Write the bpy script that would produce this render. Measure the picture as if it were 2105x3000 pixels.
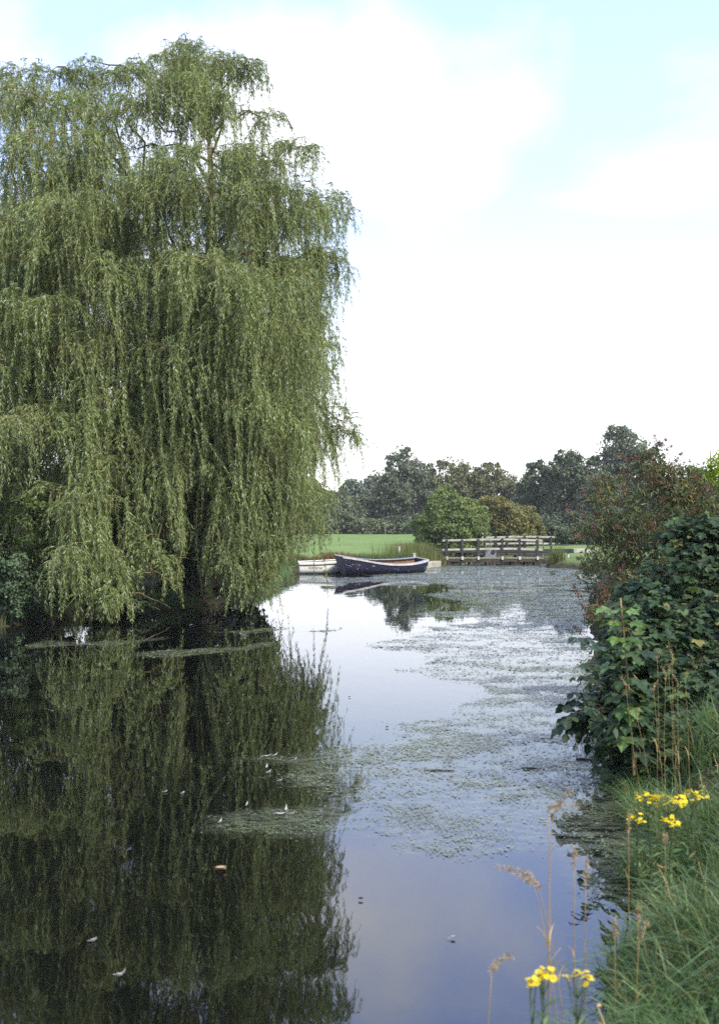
import bpy, math, random
import numpy as np
from mathutils import Vector, noise as mnoise

random.seed(7)
rng = np.random.default_rng(11)
for o in list(bpy.data.objects):
    bpy.data.objects.remove(o)
scene = bpy.context.scene
col = scene.collection
R = math.radians

# ------------------------------------------------------------------ camera
F = 3300.0                      # focal length in photograph pixels (photo 2105 x 3000)
H = 2.44                        # eye height over the water
HY, CX = 1539.0, 1052.5         # horizon row, centre column
cam = bpy.data.cameras.new("camera")
cam_o = bpy.data.objects.new("camera", cam)
col.objects.link(cam_o)
cam_o.location = (0, 0, H)
cam_o.rotation_euler = (R(90), 0, 0)
cam.sensor_fit = 'VERTICAL'
cam.sensor_height = 36
cam.lens = 36 * F / 3000
cam.shift_y = (HY - 1500) / 3000
cam.clip_start = 0.1
cam.clip_end = 6000
cam.dof.use_dof = True
cam.dof.focus_distance = 40
cam.dof.aperture_fstop = 3.2
scene.camera = cam_o

# ------------------------------------------------------------------ sky
SUN_EL, SUN_AZ = R(44), R(134)     # azimuth clockwise from +Y: behind the camera, to the right
world = bpy.data.worlds.new("World")
scene.world = world
world.use_nodes = True
wn, wl = world.node_tree.nodes, world.node_tree.links
wn.clear()


def N(nodes, t, **kw):
    n = nodes.new(t)
    for k, v in kw.items():
        setattr(n, k, v)
    return n


def math_node(nodes, links, op, a, b=None, clamp=False):
    n = nodes.new('ShaderNodeMath')
    n.operation = op
    n.use_clamp = clamp
    for i, x in enumerate((a, b)):
        if x is None:
            continue
        if hasattr(x, 'is_output'):
            links.new(x, n.inputs[i])
        else:
            n.inputs[i].default_value = x
    return n.outputs[0]


def mix_col(nodes, links, fac, a, b, blend='MIX'):
    n = nodes.new('ShaderNodeMix')
    n.data_type = 'RGBA'
    n.blend_type = blend
    n.clamp_result = False
    for s, x in ((n.inputs[0], fac), (n.inputs[6], a), (n.inputs[7], b)):
        if hasattr(x, 'is_output'):
            links.new(x, s)
        elif isinstance(x, (int, float)):
            s.default_value = x
        else:
            s.default_value = (*x, 1) if len(x) == 3 else x
    return n.outputs[2]


out = N(wn, 'ShaderNodeOutputWorld')
bg = N(wn, 'ShaderNodeBackground')
SKY = 0.1
bg.inputs[1].default_value = SKY
sky = N(wn, 'ShaderNodeTexSky', sky_type='NISHITA', sun_disc=False)
sky.sun_elevation = SUN_EL
sky.sun_rotation = SUN_AZ
sky.air_density = 1.0
sky.dust_density = 1.4
sky.ozone_density = 1.6
tc = N(wn, 'ShaderNodeTexCoord')
sep = N(wn, 'ShaderNodeSeparateXYZ')
wl.new(tc.outputs['Generated'], sep.inputs[0])
zup = math_node(wn, wl, 'MAXIMUM', sep.outputs[2], 0.0)
# thin bright veil: full at the horizon, thinning upward
ramp = N(wn, 'ShaderNodeValToRGB')
wl.new(zup, ramp.inputs[0])
e = ramp.color_ramp.elements
e[0].position, e[0].color = 0.0, (1, 1, 1, 1)
e[1].position, e[1].color = 1.0, (0.42, 0.42, 0.42, 1)
for p, v in ((0.10, 1.0), (0.22, 0.97), (0.36, 0.9), (0.6, 0.7)):
    q = e.new(p)
    q.color = (v, v, v, 1)
# clouds, on a flat layer overhead
zz = math_node(wn, wl, 'ADD', zup, 0.22)
cx = math_node(wn, wl, 'DIVIDE', sep.outputs[0], zz)
cy = math_node(wn, wl, 'DIVIDE', sep.outputs[1], zz)
cmb = N(wn, 'ShaderNodeCombineXYZ')
wl.new(cx, cmb.inputs[0])
wl.new(cy, cmb.inputs[1])
mp = N(wn, 'ShaderNodeMapping')
mp.inputs['Location'].default_value = (3.3, 1.2, 0)
mp.inputs['Scale'].default_value = (0.8, 1.0, 1)
wl.new(cmb.outputs[0], mp.inputs[0])
cn = N(wn, 'ShaderNodeTexNoise')
cn.inputs['Scale'].default_value = 1.25
cn.inputs['Detail'].default_value = 8
cn.inputs['Roughness'].default_value = 0.52
cn.inputs['Distortion'].default_value = 0.4
wl.new(mp.outputs[0], cn.inputs['Vector'])
cr = N(wn, 'ShaderNodeValToRGB')
cr.color_ramp.elements[0].position = 0.54
cr.color_ramp.elements[1].position = 0.74
wl.new(cn.outputs[0], cr.inputs[0])
# one big bright cumulus left of the middle of the view
nrm = N(wn, 'ShaderNodeVectorMath', operation='SUBTRACT')
wl.new(tc.outputs['Generated'], nrm.inputs[0])
nrm.inputs[1].default_value = (-0.055, 0.92, 0.335)
scl = N(wn, 'ShaderNodeVectorMath', operation='MULTIPLY')
wl.new(nrm.outputs[0], scl.inputs[0])
scl.inputs[1].default_value = (6.2, 0.6, 14.0)
ln = N(wn, 'ShaderNodeVectorMath', operation='LENGTH')
wl.new(scl.outputs[0], ln.inputs[0])
cn2 = N(wn, 'ShaderNodeTexNoise')
cn2.inputs['Scale'].default_value = 11
cn2.inputs['Detail'].default_value = 7
wl.new(tc.outputs['Generated'], cn2.inputs['Vector'])
dd = math_node(wn, wl, 'ADD', ln.outputs[1], math_node(wn, wl, 'MULTIPLY', math_node(wn, wl, 'SUBTRACT', cn2.outputs[0], 0.5), 1.5))
cum = N(wn, 'ShaderNodeMapRange')
wl.new(dd, cum.inputs[0])
cum.inputs[1].default_value = 1.35
cum.inputs[2].default_value = 0.35
cloud = math_node(wn, wl, 'MAXIMUM', cr.outputs[0], cum.outputs[0], True)
veil_c = mix_col(wn, wl, zup, (15.0, 15.0, 15.2), (4.0, 6.5, 12.0))
# colour of the haze veil: white near the horizon, pale blue higher
vr = N(wn, 'ShaderNodeValToRGB')
wl.new(zup, vr.inputs[0])
ve = vr.color_ramp.elements
ve[0].position, ve[0].color = 0.0, (1.30, 1.28, 1.26, 1)
ve[1].position, ve[1].color = 1.0, (0.75, 0.95, 1.35, 1)
for p, c in ((0.10, (1.02, 1.05, 1.10)), (0.2, (0.68, 0.82, 1.04)), (0.30, (0.55, 0.71, 1.18)), (0.45, (0.50, 0.68, 1.26))):
    q = ve.new(p)
    q.color = (*c, 1)
vsc = N(wn, 'ShaderNodeVectorMath', operation='SCALE')
wl.new(vr.outputs[0], vsc.inputs[0])
vsc.inputs['Scale'].default_value = 1.0 / SKY
veil = mix_col(wn, wl, ramp.outputs[0], sky.outputs[0], vsc.outputs[0])
fin = mix_col(wn, wl, cloud, veil, (9.6, 9.8, 10.5))
wl.new(fin, bg.inputs[0])
wl.new(bg.outputs[0], out.inputs[0])

# ------------------------------------------------------------------ sun
sl = bpy.data.lights.new("sun", 'SUN')
sl.energy = 5.0
sl.angle = R(10)
sl.color = (1.0, 0.95, 0.86)
so = bpy.data.objects.new("sun", sl)
col.objects.link(so)
sd = Vector((math.sin(SUN_AZ) * math.cos(SUN_EL), math.cos(SUN_AZ) * math.cos(SUN_EL), math.sin(SUN_EL)))
so.rotation_euler = sd.to_track_quat('Z', 'Y').to_euler()
so.location = (20, -20, 30)

scene.view_settings.view_transform = 'Standard'
scene.view_settings.look = 'None'
scene.view_settings.gamma = 1
scene.view_settings.exposure = 0.68
scene.render.engine = 'CYCLES'
scene.cycles.max_bounces = 7
scene.cycles.diffuse_bounces = 3
scene.cycles.glossy_bounces = 3
scene.cycles.transmission_bounces = 4
scene.cycles.transparent_max_bounces = 6
scene.cycles.caustics_reflective = False
scene.cycles.caustics_refractive = False
scene.cycles.use_denoising = False


# ================================================================== helpers
def at(px, py, Y):
    return np.array(((px - CX) / F * Y, Y, H - (py - HY) / F * Y))


def on_water(px, py):
    Y = H * F / (py - HY)
    return np.array(((px - CX) / F * Y, Y, 0.0))


def norm(v):
    v = np.asarray(v, float)
    l = np.linalg.norm(v, axis=-1, keepdims=True)
    return v / np.maximum(l, 1e-9)


def vnoise(x, y, s=0):
    x, y = np.asarray(x, float), np.asarray(y, float)
    xi, yi = np.floor(x).astype(np.int64), np.floor(y).astype(np.int64)
    xf, yf = x - xi, y - yi

    def h(a, b):
        n = (a * 374761393 + b * 668265263 + s * 1442695041) & 0xffffffff
        n = ((n ^ (n >> 13)) * 1274126177) & 0xffffffff
        return ((n ^ (n >> 16)) & 0xffff) / 65535.0
    u, v = xf * xf * (3 - 2 * xf), yf * yf * (3 - 2 * yf)
    return (h(xi, yi) * (1 - u) + h(xi + 1, yi) * u) * (1 - v) + (h(xi, yi + 1) * (1 - u) + h(xi + 1, yi + 1) * u) * v


def fbm(x, y, s=0, o=4):
    t, a, f = 0, 0.5, 1
    for i in range(o):
        t = t + a * vnoise(np.asarray(x) * f, np.asarray(y) * f, s + i * 17)
        a *= 0.5
        f *= 2.03
    return t


class MB:
    """collects vertices, faces, a per-vertex number and a material index"""

    def __init__(self):
        self.v, self.f3, self.f4, self.r, self.m3, self.m4, self.n = [], [], [], [], [], [], 0

    def add(self, v, faces, rnd=0.5, mi=0):
        v = np.asarray(v, float).reshape(-1, 3)
        k = len(v)
        self.v.append(v)
        self.r.append(np.broadcast_to(np.asarray(rnd, float), (k,)))
        f = np.asarray(faces)
        if f.size:
            if f.shape[1] == 3:
                self.f3.append(f + self.n)
                self.m3.append(np.full(len(f), mi))
            else:
                self.f4.append(f + self.n)
                self.m4.append(np.full(len(f), mi))
        self.n += k

    def ntri(self):
        return sum(len(f) for f in self.f3) + 2 * sum(len(f) for f in self.f4)

    def mesh(self, name, mats, smooth=False, origin=(0, 0, 0)):
        me = bpy.data.meshes.new(name)
        v = np.concatenate(self.v) - np.asarray(origin, float)
        f3 = np.concatenate(self.f3) if self.f3 else np.zeros((0, 3), int)
        f4 = np.concatenate(self.f4) if self.f4 else np.zeros((0, 4), int)
        nl = f3.size + f4.size
        npoly = len(f3) + len(f4)
        me.vertices.add(len(v))
        me.vertices.foreach_set('co', v.astype(np.float32).ravel())
        me.loops.add(nl)
        me.loops.foreach_set('vertex_index', np.concatenate([f3.ravel(), f4.ravel()]).astype(np.int32))
        me.polygons.add(npoly)
        tot = np.concatenate([np.full(len(f3), 3), np.full(len(f4), 4)]).astype(np.int32)
        st = np.concatenate([[0], np.cumsum(tot)[:-1]]).astype(np.int32) if npoly else tot
        me.polygons.foreach_set('loop_start', st)
        try:
            me.polygons.foreach_set('loop_total', tot)
        except Exception:
            pass
        mi = np.concatenate((self.m3 + self.m4) or [np.zeros(0)]).astype(np.int32)
        for m in (mats if isinstance(mats, (list, tuple)) else [mats]):
            me.materials.append(m)
        me.polygons.foreach_set('material_index', mi)
        me.polygons.foreach_set('use_smooth', np.full(npoly, smooth))
        a = me.attributes.new('rnd', 'FLOAT', 'POINT')
        a.data.foreach_set('value', np.concatenate(self.r).astype(np.float32))
        me.update(calc_edges=True)
        return me

    # shapes
    def box(self, c, s, rz=0.0, rnd=0.5, mi=0, axes=None):
        """box with centre c and full sizes s; a little chamfer keeps edges from being razor clean"""
        hx, hy, hz = np.asarray(s, float) / 2
        b = min(hx, hy, hz) * 0.22
        pts = []
        for sx in (-1, 1):
            for sy in (-1, 1):
                for sz in (-1, 1):
                    pts += [(sx * hx, sy * (hy - b), sz * (hz - b)), (sx * (hx - b), sy * hy, sz * (hz - b)), (sx * (hx - b), sy * (hy - b), sz * hz)]
        p = np.array(pts)

        def ix(sx, sy, sz, k):
            return ((0 if sx < 0 else 4) + (0 if sy < 0 else 2) + (0 if sz < 0 else 1)) * 3 + k
        q, t = [], []
        for s_ in (-1, 1):
            q.append([ix(s_, -1, -1, 0), ix(s_, 1, -1, 0), ix(s_, 1, 1, 0), ix(s_, -1, 1, 0)][::s_])
            q.append([ix(-1, s_, -1, 1), ix(-1, s_, 1, 1), ix(1, s_, 1, 1), ix(1, s_, -1, 1)][::s_])
            q.append([ix(-1, -1, s_, 2), ix(1, -1, s_, 2), ix(1, 1, s_, 2), ix(-1, 1, s_, 2)][::s_])
        for a_ in (-1, 1):
            for b_ in (-1, 1):
                q.append([ix(a_, b_, -1, 0), ix(a_, b_, 1, 0), ix(a_, b_, 1, 1), ix(a_, b_, -1, 1)])
                q.append([ix(a_, -1, b_, 0), ix(a_, 1, b_, 0), ix(a_, 1, b_, 2), ix(a_, -1, b_, 2)])
                q.append([ix(-1, a_, b_, 1), ix(1, a_, b_, 1), ix(1, a_, b_, 2), ix(-1, a_, b_, 2)])
                for c_ in (-1, 1):
                    t.append([ix(a_, b_, c_, 0), ix(a_, b_, c_, 1), ix(a_, b_, c_, 2)])
        if axes is None:
            cr_, sr = math.cos(rz), math.sin(rz)
            axes = np.array(((cr_, sr, 0), (-sr, cr_, 0), (0, 0, 1)))
        w = p @ np.asarray(axes) + np.asarray(c, float)
        k = self.n
        self.add(w, np.array(q), rnd, mi)
        self.f3.append(np.array(t) + k)
        self.m3.append(np.full(len(t), mi))

    def beam(self, a, b, w, h, rnd=0.5, mi=0, up=(0, 0, 1)):
        a, b = np.asarray(a, float), np.asarray(b, float)
        x = norm(b - a)
        y = norm(np.cross(up, x))
        z = np.cross(x, y)
        self.box((a + b) / 2, (np.linalg.norm(b - a), w, h), axes=np.array((x, y, z)), rnd=rnd, mi=mi)

    def tube(self, pts, rad, sides=6, rnd=0.5, mi=0, cap=True):
        p = np.asarray(pts, float)
        n = len(p)
        r = np.broadcast_to(np.asarray(rad, float), (n,))
        t = np.gradient(p, axis=0)
        t = norm(t)
        ref = np.array((0.31, 0.95, 0.07)) if abs(t[0][2]) > 0.7 else np.array((0.1, 0.05, 1.0))
        u = norm(np.cross(t, ref))
        w = np.cross(t, u)
        ang = np.arange(sides) * 2 * math.pi / sides
        ring = p[:, None] + r[:, None, None] * (np.cos(ang)[None, :, None] * u[:, None] + np.sin(ang)[None, :, None] * w[:, None])
        i = np.arange(n - 1)[:, None] * sides
        j = np.arange(sides)[None]
        j2 = (j + 1) % sides
        f = np.stack([i + j, i + j2, i + sides + j2, i + sides + j], -1).reshape(-1, 4)
        v = ring.reshape(-1, 3)
        if cap and sides > 3:
            k = len(v)
            v = np.vstack([v, p[0], p[-1]])
            t3 = [(k, a_, (a_ + 1) % sides) for a_ in range(sides)] + [(k + 1, (n - 1) * sides + a_, (n - 1) * sides + (a_ + 1) % sides) for a_ in range(sides)]
            n0 = self.n
            self.add(v, f, rnd, mi)
            self.f3.append(np.array(t3) + n0)
            self.m3.append(np.full(len(t3), mi))
        else:
            self.add(v, f, rnd, mi)

    def leaves(self, o, d, nr, L, Wd, tmpl, rnd=None, mi=0, cup=0.15):
        """scatter a leaf template: base at o, along d, face normal about nr"""
        o = np.asarray(o, float)
        n = len(o)
        if n == 0:
            return
        d = norm(d)
        s = norm(np.cross(nr, d))
        nn = np.cross(d, s)
        T, TF = tmpl
        L = np.broadcast_to(np.asarray(L, float), (n,))
        Wd = np.broadcast_to(np.asarray(Wd, float), (n,))
        v = (o[:, None] + T[None, :, 0, None] * (L[:, None, None] * d[:, None]) + T[None, :, 1, None] * (Wd[:, None, None] * s[:, None])
             + T[None, :, 2, None] * (L[:, None, None] * nn[:, None]))
        k = len(T)
        r = rng.random(n) if rnd is None else np.broadcast_to(rnd, (n,))
        rr = np.repeat(r, k)
        for tf in TF:
            pass
        n0 = self.n
        first = True
        for tf in TF:
            tf = np.asarray(tf)
            f = (np.arange(n)[:, None, None] * k + tf[None]).reshape(-1, tf.shape[1])
            if first:
                self.add(v.reshape(-1, 3), f, rr, mi)
                first = False
            else:
                (self.f3 if tf.shape[1] == 3 else self.f4).append(f + n0)
                (self.m3 if tf.shape[1] == 3 else self.m4).append(np.full(len(f), mi))


# leaf templates: (x along the leaf 0..1, y across, z out of plane), list of face arrays
T_WILLOW = (np.array([(0, 0, 0), (0.42, 0.5, 0.05), (1, 0, -0.05), (0.42, -0.5, 0.05)]), [[(0, 1, 2, 3)]])
T_OVAL = (np.array([(0, 0, 0), (0.3, 0.46, 0.07), (0.7, 0.38, 0.03), (1, 0, -0.1), (0.7, -0.38, 0.03), (0.3, -0.46, 0.07), (0.5, 0, -0.03)]),
          [[(0, 1, 6), (1, 2, 6), (2, 3, 6), (3, 4, 6), (4, 5, 6), (5, 0, 6)]])
T_SPIKE = (np.array([(0, 0.12, 0), (0.34, -0.78, 0.06), (1, 0.10, -0.05)]), [[(0, 1, 2)]])
T_TRI = (np.array([(0, 0.45, 0.05), (0.25, -0.75, 0.02), (1, 0.15, -0.05)]), [[(0, 1, 2)]])
T_QUAD = (np.array([(0, 0, 0), (0.5, 0.5, 0.1), (1, 0, -0.05), (0.5, -0.5, 0.1)]), [[(0, 1, 2, 3)]])


def maple_template():
    out_ = [(0.0, 0.0), (-0.04, 0.22), (0.06, 0.50), (0.20, 0.44), (0.34, 0.60), (0.52, 0.66), (0.52, 0.42), (0.50, 0.30), (0.66, 0.30), (0.80, 0.16), (1.0, 0.0)]
    pts = [(x, y) for x, y in out_] + [(x, -y) for x, y in out_[-2:0:-1]]
    v = [(x, y, 0.10 * abs(y) - 0.18 * max(0, x - 0.45) ** 1.2 - 0.12 * (abs(y) > 0.5)) for x, y in pts]
    c = len(v)
    v.append((0.30, 0, -0.03))
    return np.array(v), [[(i, (i + 1) % c, c) for i in range(c)]]


T_MAPLE = maple_template()


def obj(name, me, parent=None, label=None, cat=None, group=None, kind=None, loc=None):
    o = bpy.data.objects.new(name, me)
    col.objects.link(o)
    if parent is not None:
        o.parent = parent
    if loc is not None:
        o.location = loc
    for k, v in (('label', label), ('category', cat), ('group', group), ('kind', kind)):
        if v:
            o[k] = v
    return o


def thing(name, label, cat, loc=(0, 0, 0), group=None):
    o = obj(name, None, None, label, cat, group, None, tuple(float(c) for c in loc))
    o.empty_display_size = 0.2
    return o


# ================================================================== materials
def new_mat(name):
    m = bpy.data.materials.new(name)
    m.use_nodes = True
    nt = m.node_tree
    nt.nodes.clear()
    o_ = nt.nodes.new('ShaderNodeOutputMaterial')
    return m, nt.nodes, nt.links, o_


def leaf_mat(name, cols, rough=0.5, trans=0.35, spec=0.35, tcol=None, big=None):
    """cols: list of (pos, rgb) over the per-leaf number"""
    m, n, l, o_ = new_mat(name)
    at_ = N(n, 'ShaderNodeAttribute', attribute_name='rnd')
    rp = N(n, 'ShaderNodeValToRGB')
    l.new(at_.outputs['Fac'], rp.inputs[0])
    el = rp.color_ramp.elements
    el[0].position, el[0].color = cols[0][0], (*cols[0][1], 1)
    el[1].position, el[1].color = cols[-1][0], (*cols[-1][1], 1)
    for p, c in cols[1:-1]:
        q = el.new(p)
        q.color = (*c, 1)
    colr = rp.outputs[0]
    # slow drift of tone from spray to spray
    tc_ = N(n, 'ShaderNodeTexCoord')
    ns = N(n, 'ShaderNodeTexNoise')
    ns.inputs['Scale'].default_value = big or 0.9
    ns.inputs['Detail'].default_value = 3
    l.new(tc_.outputs['Object'], ns.inputs['Vector'])
    mr = N(n, 'ShaderNodeMapRange')
    l.new(ns.outputs[0], mr.inputs[0])
    mr.inputs[1].default_value, mr.inputs[2].default_value = 0.3, 0.7
    mr.inputs[3].default_value, mr.inputs[4].default_value = 0.72, 1.28
    hsv = N(n, 'ShaderNodeHueSaturation')
    l.new(mr.outputs[0], hsv.inputs['Value'])
    l.new(colr, hsv.inputs['Color'])
    pb = N(n, 'ShaderNodeBsdfPrincipled')
    l.new(hsv.outputs[0], pb.inputs['Base Color'])
    pb.inputs['Roughness'].default_value = rough
    pb.inputs['Specular IOR Level'].default_value = spec
    tb = N(n, 'ShaderNodeBsdfTranslucent')
    tw = mix_col(n, l, 1.0, hsv.outputs[0], tcol or (1.35, 1.25, 0.55), 'MULTIPLY')
    l.new(tw, tb.inputs[0])
    mx = N(n, 'ShaderNodeMixShader')
    mx.inputs[0].default_value = trans
    l.new(pb.outputs[0], mx.inputs[1])
    l.new(tb.outputs[0], mx.inputs[2])
    l.new(mx.outputs[0], o_.inputs[0])
    return m


def solid_mat(name, c1, c2, scale=3.0, rough=0.7, spec=0.3, bump=0.0, stretch=(1, 1, 1), wear=None, wear_at=0.6, detail=6, wear_scale=None):
    m, n, l, o_ = new_mat(name)
    tc_ = N(n, 'ShaderNodeTexCoord')
    mp_ = N(n, 'ShaderNodeMapping')
    mp_.inputs['Scale'].default_value = stretch
    l.new(tc_.outputs['Object'], mp_.inputs[0])
    ns = N(n, 'ShaderNodeTexNoise')
    ns.inputs['Scale'].default_value = scale
    ns.inputs['Detail'].default_value = detail
    ns.inputs['Roughness'].default_value = 0.6
    l.new(mp_.outputs[0], ns.inputs['Vector'])
    rp = N(n, 'ShaderNodeValToRGB')
    rp.color_ramp.elements[0].position, rp.color_ramp.elements[0].color = 0.34, (*c1, 1)
    rp.color_ramp.elements[1].position, rp.color_ramp.elements[1].color = 0.68, (*c2, 1)
    l.new(ns.outputs[0], rp.inputs[0])
    c = rp.outputs[0]
    if wear:
        n2 = N(n, 'ShaderNodeTexNoise')
        n2.inputs['Scale'].default_value = wear_scale or scale * 2.3
        n2.inputs['Detail'].default_value = 8
        n2.inputs['Roughness'].default_value = 0.7
        l.new(mp_.outputs[0], n2.inputs['Vector'])
        mr = N(n, 'ShaderNodeMapRange')
        mr.inputs[1].default_value, mr.inputs[2].default_value = wear_at, wear_at + 0.04
        l.new(n2.outputs[0], mr.inputs[0])
        c = mix_col(n, l, mr.outputs[0], c, wear)
    pb = N(n, 'ShaderNodeBsdfPrincipled')
    l.new(c, pb.inputs['Base Color'])
    pb.inputs['Roughness'].default_value = rough
    pb.inputs['Specular IOR Level'].default_value = spec
    if bump:
        bp = N(n, 'ShaderNodeBump')
        bp.inputs['Strength'].default_value = bump
        bp.inputs['Distance'].default_value = 0.02
        l.new(ns.outputs[0], bp.inputs['Height'])
        l.new(bp.outputs[0], pb.inputs['Normal'])
    l.new(pb.outputs[0], o_.inputs[0])
    return m


M = {}
M['willow'] = leaf_mat('willow_leaf', [(0.0, (0.092, 0.122, 0.038)), (0.35, (0.152, 0.198, 0.064)), (0.7, (0.208, 0.258, 0.096)), (0.9, (0.235, 0.300, 0.150)), (1.0, (0.31, 0.36, 0.24))], rough=0.5, tcol=(1.3, 1.25, 0.7), trans=0.38, spec=0.35, big=0.7)
M['willow_twig'] = leaf_mat('willow_twig', [(0, (0.15, 0.13, 0.04)), (0.6, (0.22, 0.19, 0.065)), (1, (0.13, 0.105, 0.05))], rough=0.6, trans=0.0)
M['bark'] = solid_mat('bark', (0.035, 0.026, 0.018), (0.10, 0.08, 0.058), 6, 0.9, 0.1, 0.8, (1, 1, 0.25))
M['willow_bark'] = solid_mat('willow_bark', (0.075, 0.055, 0.032), (0.17, 0.135, 0.085), 8, 0.85, 0.15, 0.6, (1, 1, 0.4))
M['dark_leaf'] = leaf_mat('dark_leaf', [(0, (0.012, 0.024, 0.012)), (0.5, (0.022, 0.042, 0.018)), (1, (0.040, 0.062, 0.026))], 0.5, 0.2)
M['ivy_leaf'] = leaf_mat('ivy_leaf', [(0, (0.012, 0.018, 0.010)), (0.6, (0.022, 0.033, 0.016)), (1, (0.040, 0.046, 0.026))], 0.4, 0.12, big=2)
M['elder_leaf'] = leaf_mat('elder_leaf', [(0, (0.040, 0.075, 0.022)), (0.5, (0.070, 0.105, 0.028)), (0.85, (0.11, 0.13, 0.03)), (1, (0.15, 0.13, 0.035))], 0.55, 0.35, big=1.2)
M['bramble_leaf'] = leaf_mat('bramble_leaf', [(0, (0.030, 0.058, 0.026)), (0.6, (0.055, 0.09, 0.04)), (1, (0.09, 0.12, 0.06))], 0.5, 0.25, big=1.5)
M['hedge_leaf'] = leaf_mat('hedge_leaf', [(0, (0.064, 0.086, 0.048)), (0.5, (0.102, 0.126, 0.068)), (1, (0.14, 0.16, 0.085))], 0.6, 0.25, big=0.25)  # this and the other far-tree leaf colours are lifted to mimic haze
M['grey_leaf'] = leaf_mat('grey_leaf', [(0, (0.075, 0.098, 0.068)), (0.5, (0.11, 0.135, 0.10)), (1, (0.15, 0.175, 0.14))], 0.6, 0.25, big=0.2)
M['poplar_leaf'] = leaf_mat('poplar_leaf', [(0, (0.072, 0.095, 0.060)), (0.5, (0.112, 0.138, 0.088)), (1, (0.155, 0.178, 0.12))], 0.55, 0.28, big=0.2)
M['autumn_leaf'] = leaf_mat('autumn_leaf', [(0, (0.062, 0.074, 0.034)), (0.45, (0.102, 0.114, 0.048)), (0.8, (0.135, 0.13, 0.052)), (1, (0.14, 0.10, 0.035))], 0.6, 0.25, big=0.2)
M['oak_leaf'] = leaf_mat('oak_leaf', [(0, (0.036, 0.052, 0.030)), (0.5, (0.064, 0.086, 0.048)), (1, (0.105, 0.126, 0.070))], 0.55, 0.22, big=0.25)
M['thorn_leaf'] = leaf_mat('thorn_leaf', [(0, (0.066, 0.100, 0.028)), (0.5, (0.115, 0.160, 0.042)), (1, (0.18, 0.215, 0.065))], 0.55, 0.3, big=0.5)
M['yellow_leaf'] = leaf_mat('yellow_leaf', [(0, (0.095, 0.100, 0.030)), (0.5, (0.15, 0.145, 0.046)), (1, (0.20, 0.18, 0.065))], 0.6, 0.3, big=0.4)
M['conifer_leaf'] = leaf_mat('conifer_leaf', [(0, (0.10, 0.17, 0.015)), (0.5, (0.19, 0.28, 0.02)), (1, (0.30, 0.38, 0.03))], 0.6, 0.35, big=2)
M['buddleia_leaf'] = leaf_mat('buddleia_leaf', [(0, (0.045, 0.062, 0.026)), (0.5, (0.080, 0.105, 0.042)), (0.74, (0.11, 0.115, 0.045)), (0.80, (0.20, 0.18, 0.03)), (0.86, (0.13, 0.075, 0.035)), (1, (0.15, 0.085, 0.04))], 0.55, 0.28, big=1.2)
M['panicle'] = leaf_mat('panicle', [(0, (0.080, 0.040, 0.025)), (0.6, (0.125, 0.066, 0.038)), (1, (0.17, 0.10, 0.05))], 0.8, 0.1, big=3)
M['panicle_pink'] = leaf_mat('panicle_pink', [(0, (0.14, 0.06, 0.075)), (1, (0.22, 0.11, 0.13))], 0.8, 0.15, big=3)
M['sycamore_leaf'] = leaf_mat('sycamore_leaf', [(0, (0.015, 0.031, 0.013)), (0.55, (0.031, 0.060, 0.024)), (0.88, (0.050, 0.086, 0.034)), (0.97, (0.085, 0.13, 0.04)), (1, (0.15, 0.13, 0.04))], 0.55, 0.26, 0.25, big=2.4)
M['sycamore_young'] = leaf_mat('sycamore_young', [(0, (0.070, 0.13, 0.035)), (1, (0.13, 0.21, 0.06))], 0.42, 0.35, 0.45, big=2)
M['ash_leaf'] = leaf_mat('ash_leaf', [(0, (0.014, 0.030, 0.016)), (1, (0.036, 0.062, 0.028))], 0.45, 0.2, big=2)
M['stem_tan'] = solid_mat('stem_tan', (0.16, 0.115, 0.045), (0.26, 0.20, 0.09), 20, 0.7)
M['grass'] = leaf_mat('grass_blade', [(0, (0.056, 0.105, 0.042)), (0.5, (0.098, 0.170, 0.062)), (0.88, (0.14, 0.22, 0.08)), (0.95, (0.20, 0.17, 0.07)), (1, (0.30, 0.24, 0.11))], 0.5, 0.3, 0.35, big=1.4)
M['sedge'] = leaf_mat('sedge_blade', [(0, (0.075, 0.11, 0.03)), (0.45, (0.115, 0.145, 0.042)), (0.7, (0.15, 0.125, 0.05)), (1, (0.16, 0.085, 0.04))], 0.6, 0.3, 0.3, big=0.35)
M['straw'] = leaf_mat('straw', [(0, (0.27, 0.18, 0.07)), (1, (0.42, 0.31, 0.15))], 0.6, 0.2, big=5)
M['seed'] = leaf_mat('seed_head', [(0, (0.24, 0.17, 0.09)), (1, (0.42, 0.33, 0.20))], 0.8, 0.25, big=5)
M['ragwort'] = leaf_mat('ragwort_petal', [(0, (0.55, 0.42, 0.01)), (1, (0.80, 0.66, 0.02))], 0.6, 0.3, big=8)
M['ragwort_eye'] = solid_mat('ragwort_eye', (0.40, 0.22, 0.01), (0.55, 0.34, 0.02), 60, 0.8)
M['stem_green'] = solid_mat('stem_green', (0.05, 0.085, 0.03), (0.10, 0.13, 0.05), 30, 0.6)
M['weed'] = leaf_mat('floating_weed', [(0, (0.052, 0.062, 0.036)), (0.45, (0.105, 0.122, 0.064)), (0.85, (0.155, 0.178, 0.085)), (0.95, (0.10, 0.17, 0.05)), (1, (0.18, 0.14, 0.10))], 0.3, 0.0, 1.0, big=0.6)
M['rail_white'] = solid_mat('rail_white', (0.25, 0.245, 0.20), (0.42, 0.405, 0.34), 2.5, 0.6, 0.3, 0.1, (1, 1, 1), (0.26, 0.25, 0.21), 0.60)
M['black_wood'] = solid_mat('black_wood', (0.016, 0.015, 0.015), (0.040, 0.037, 0.036), 3, 0.7, 0.3, 0.2, (1, 1, 0.3))
M['grey_wood'] = solid_mat('grey_wood', (0.09, 0.085, 0.075), (0.19, 0.18, 0.16), 4, 0.8, 0.2, 0.3, (1, 1, 0.4))
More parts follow.
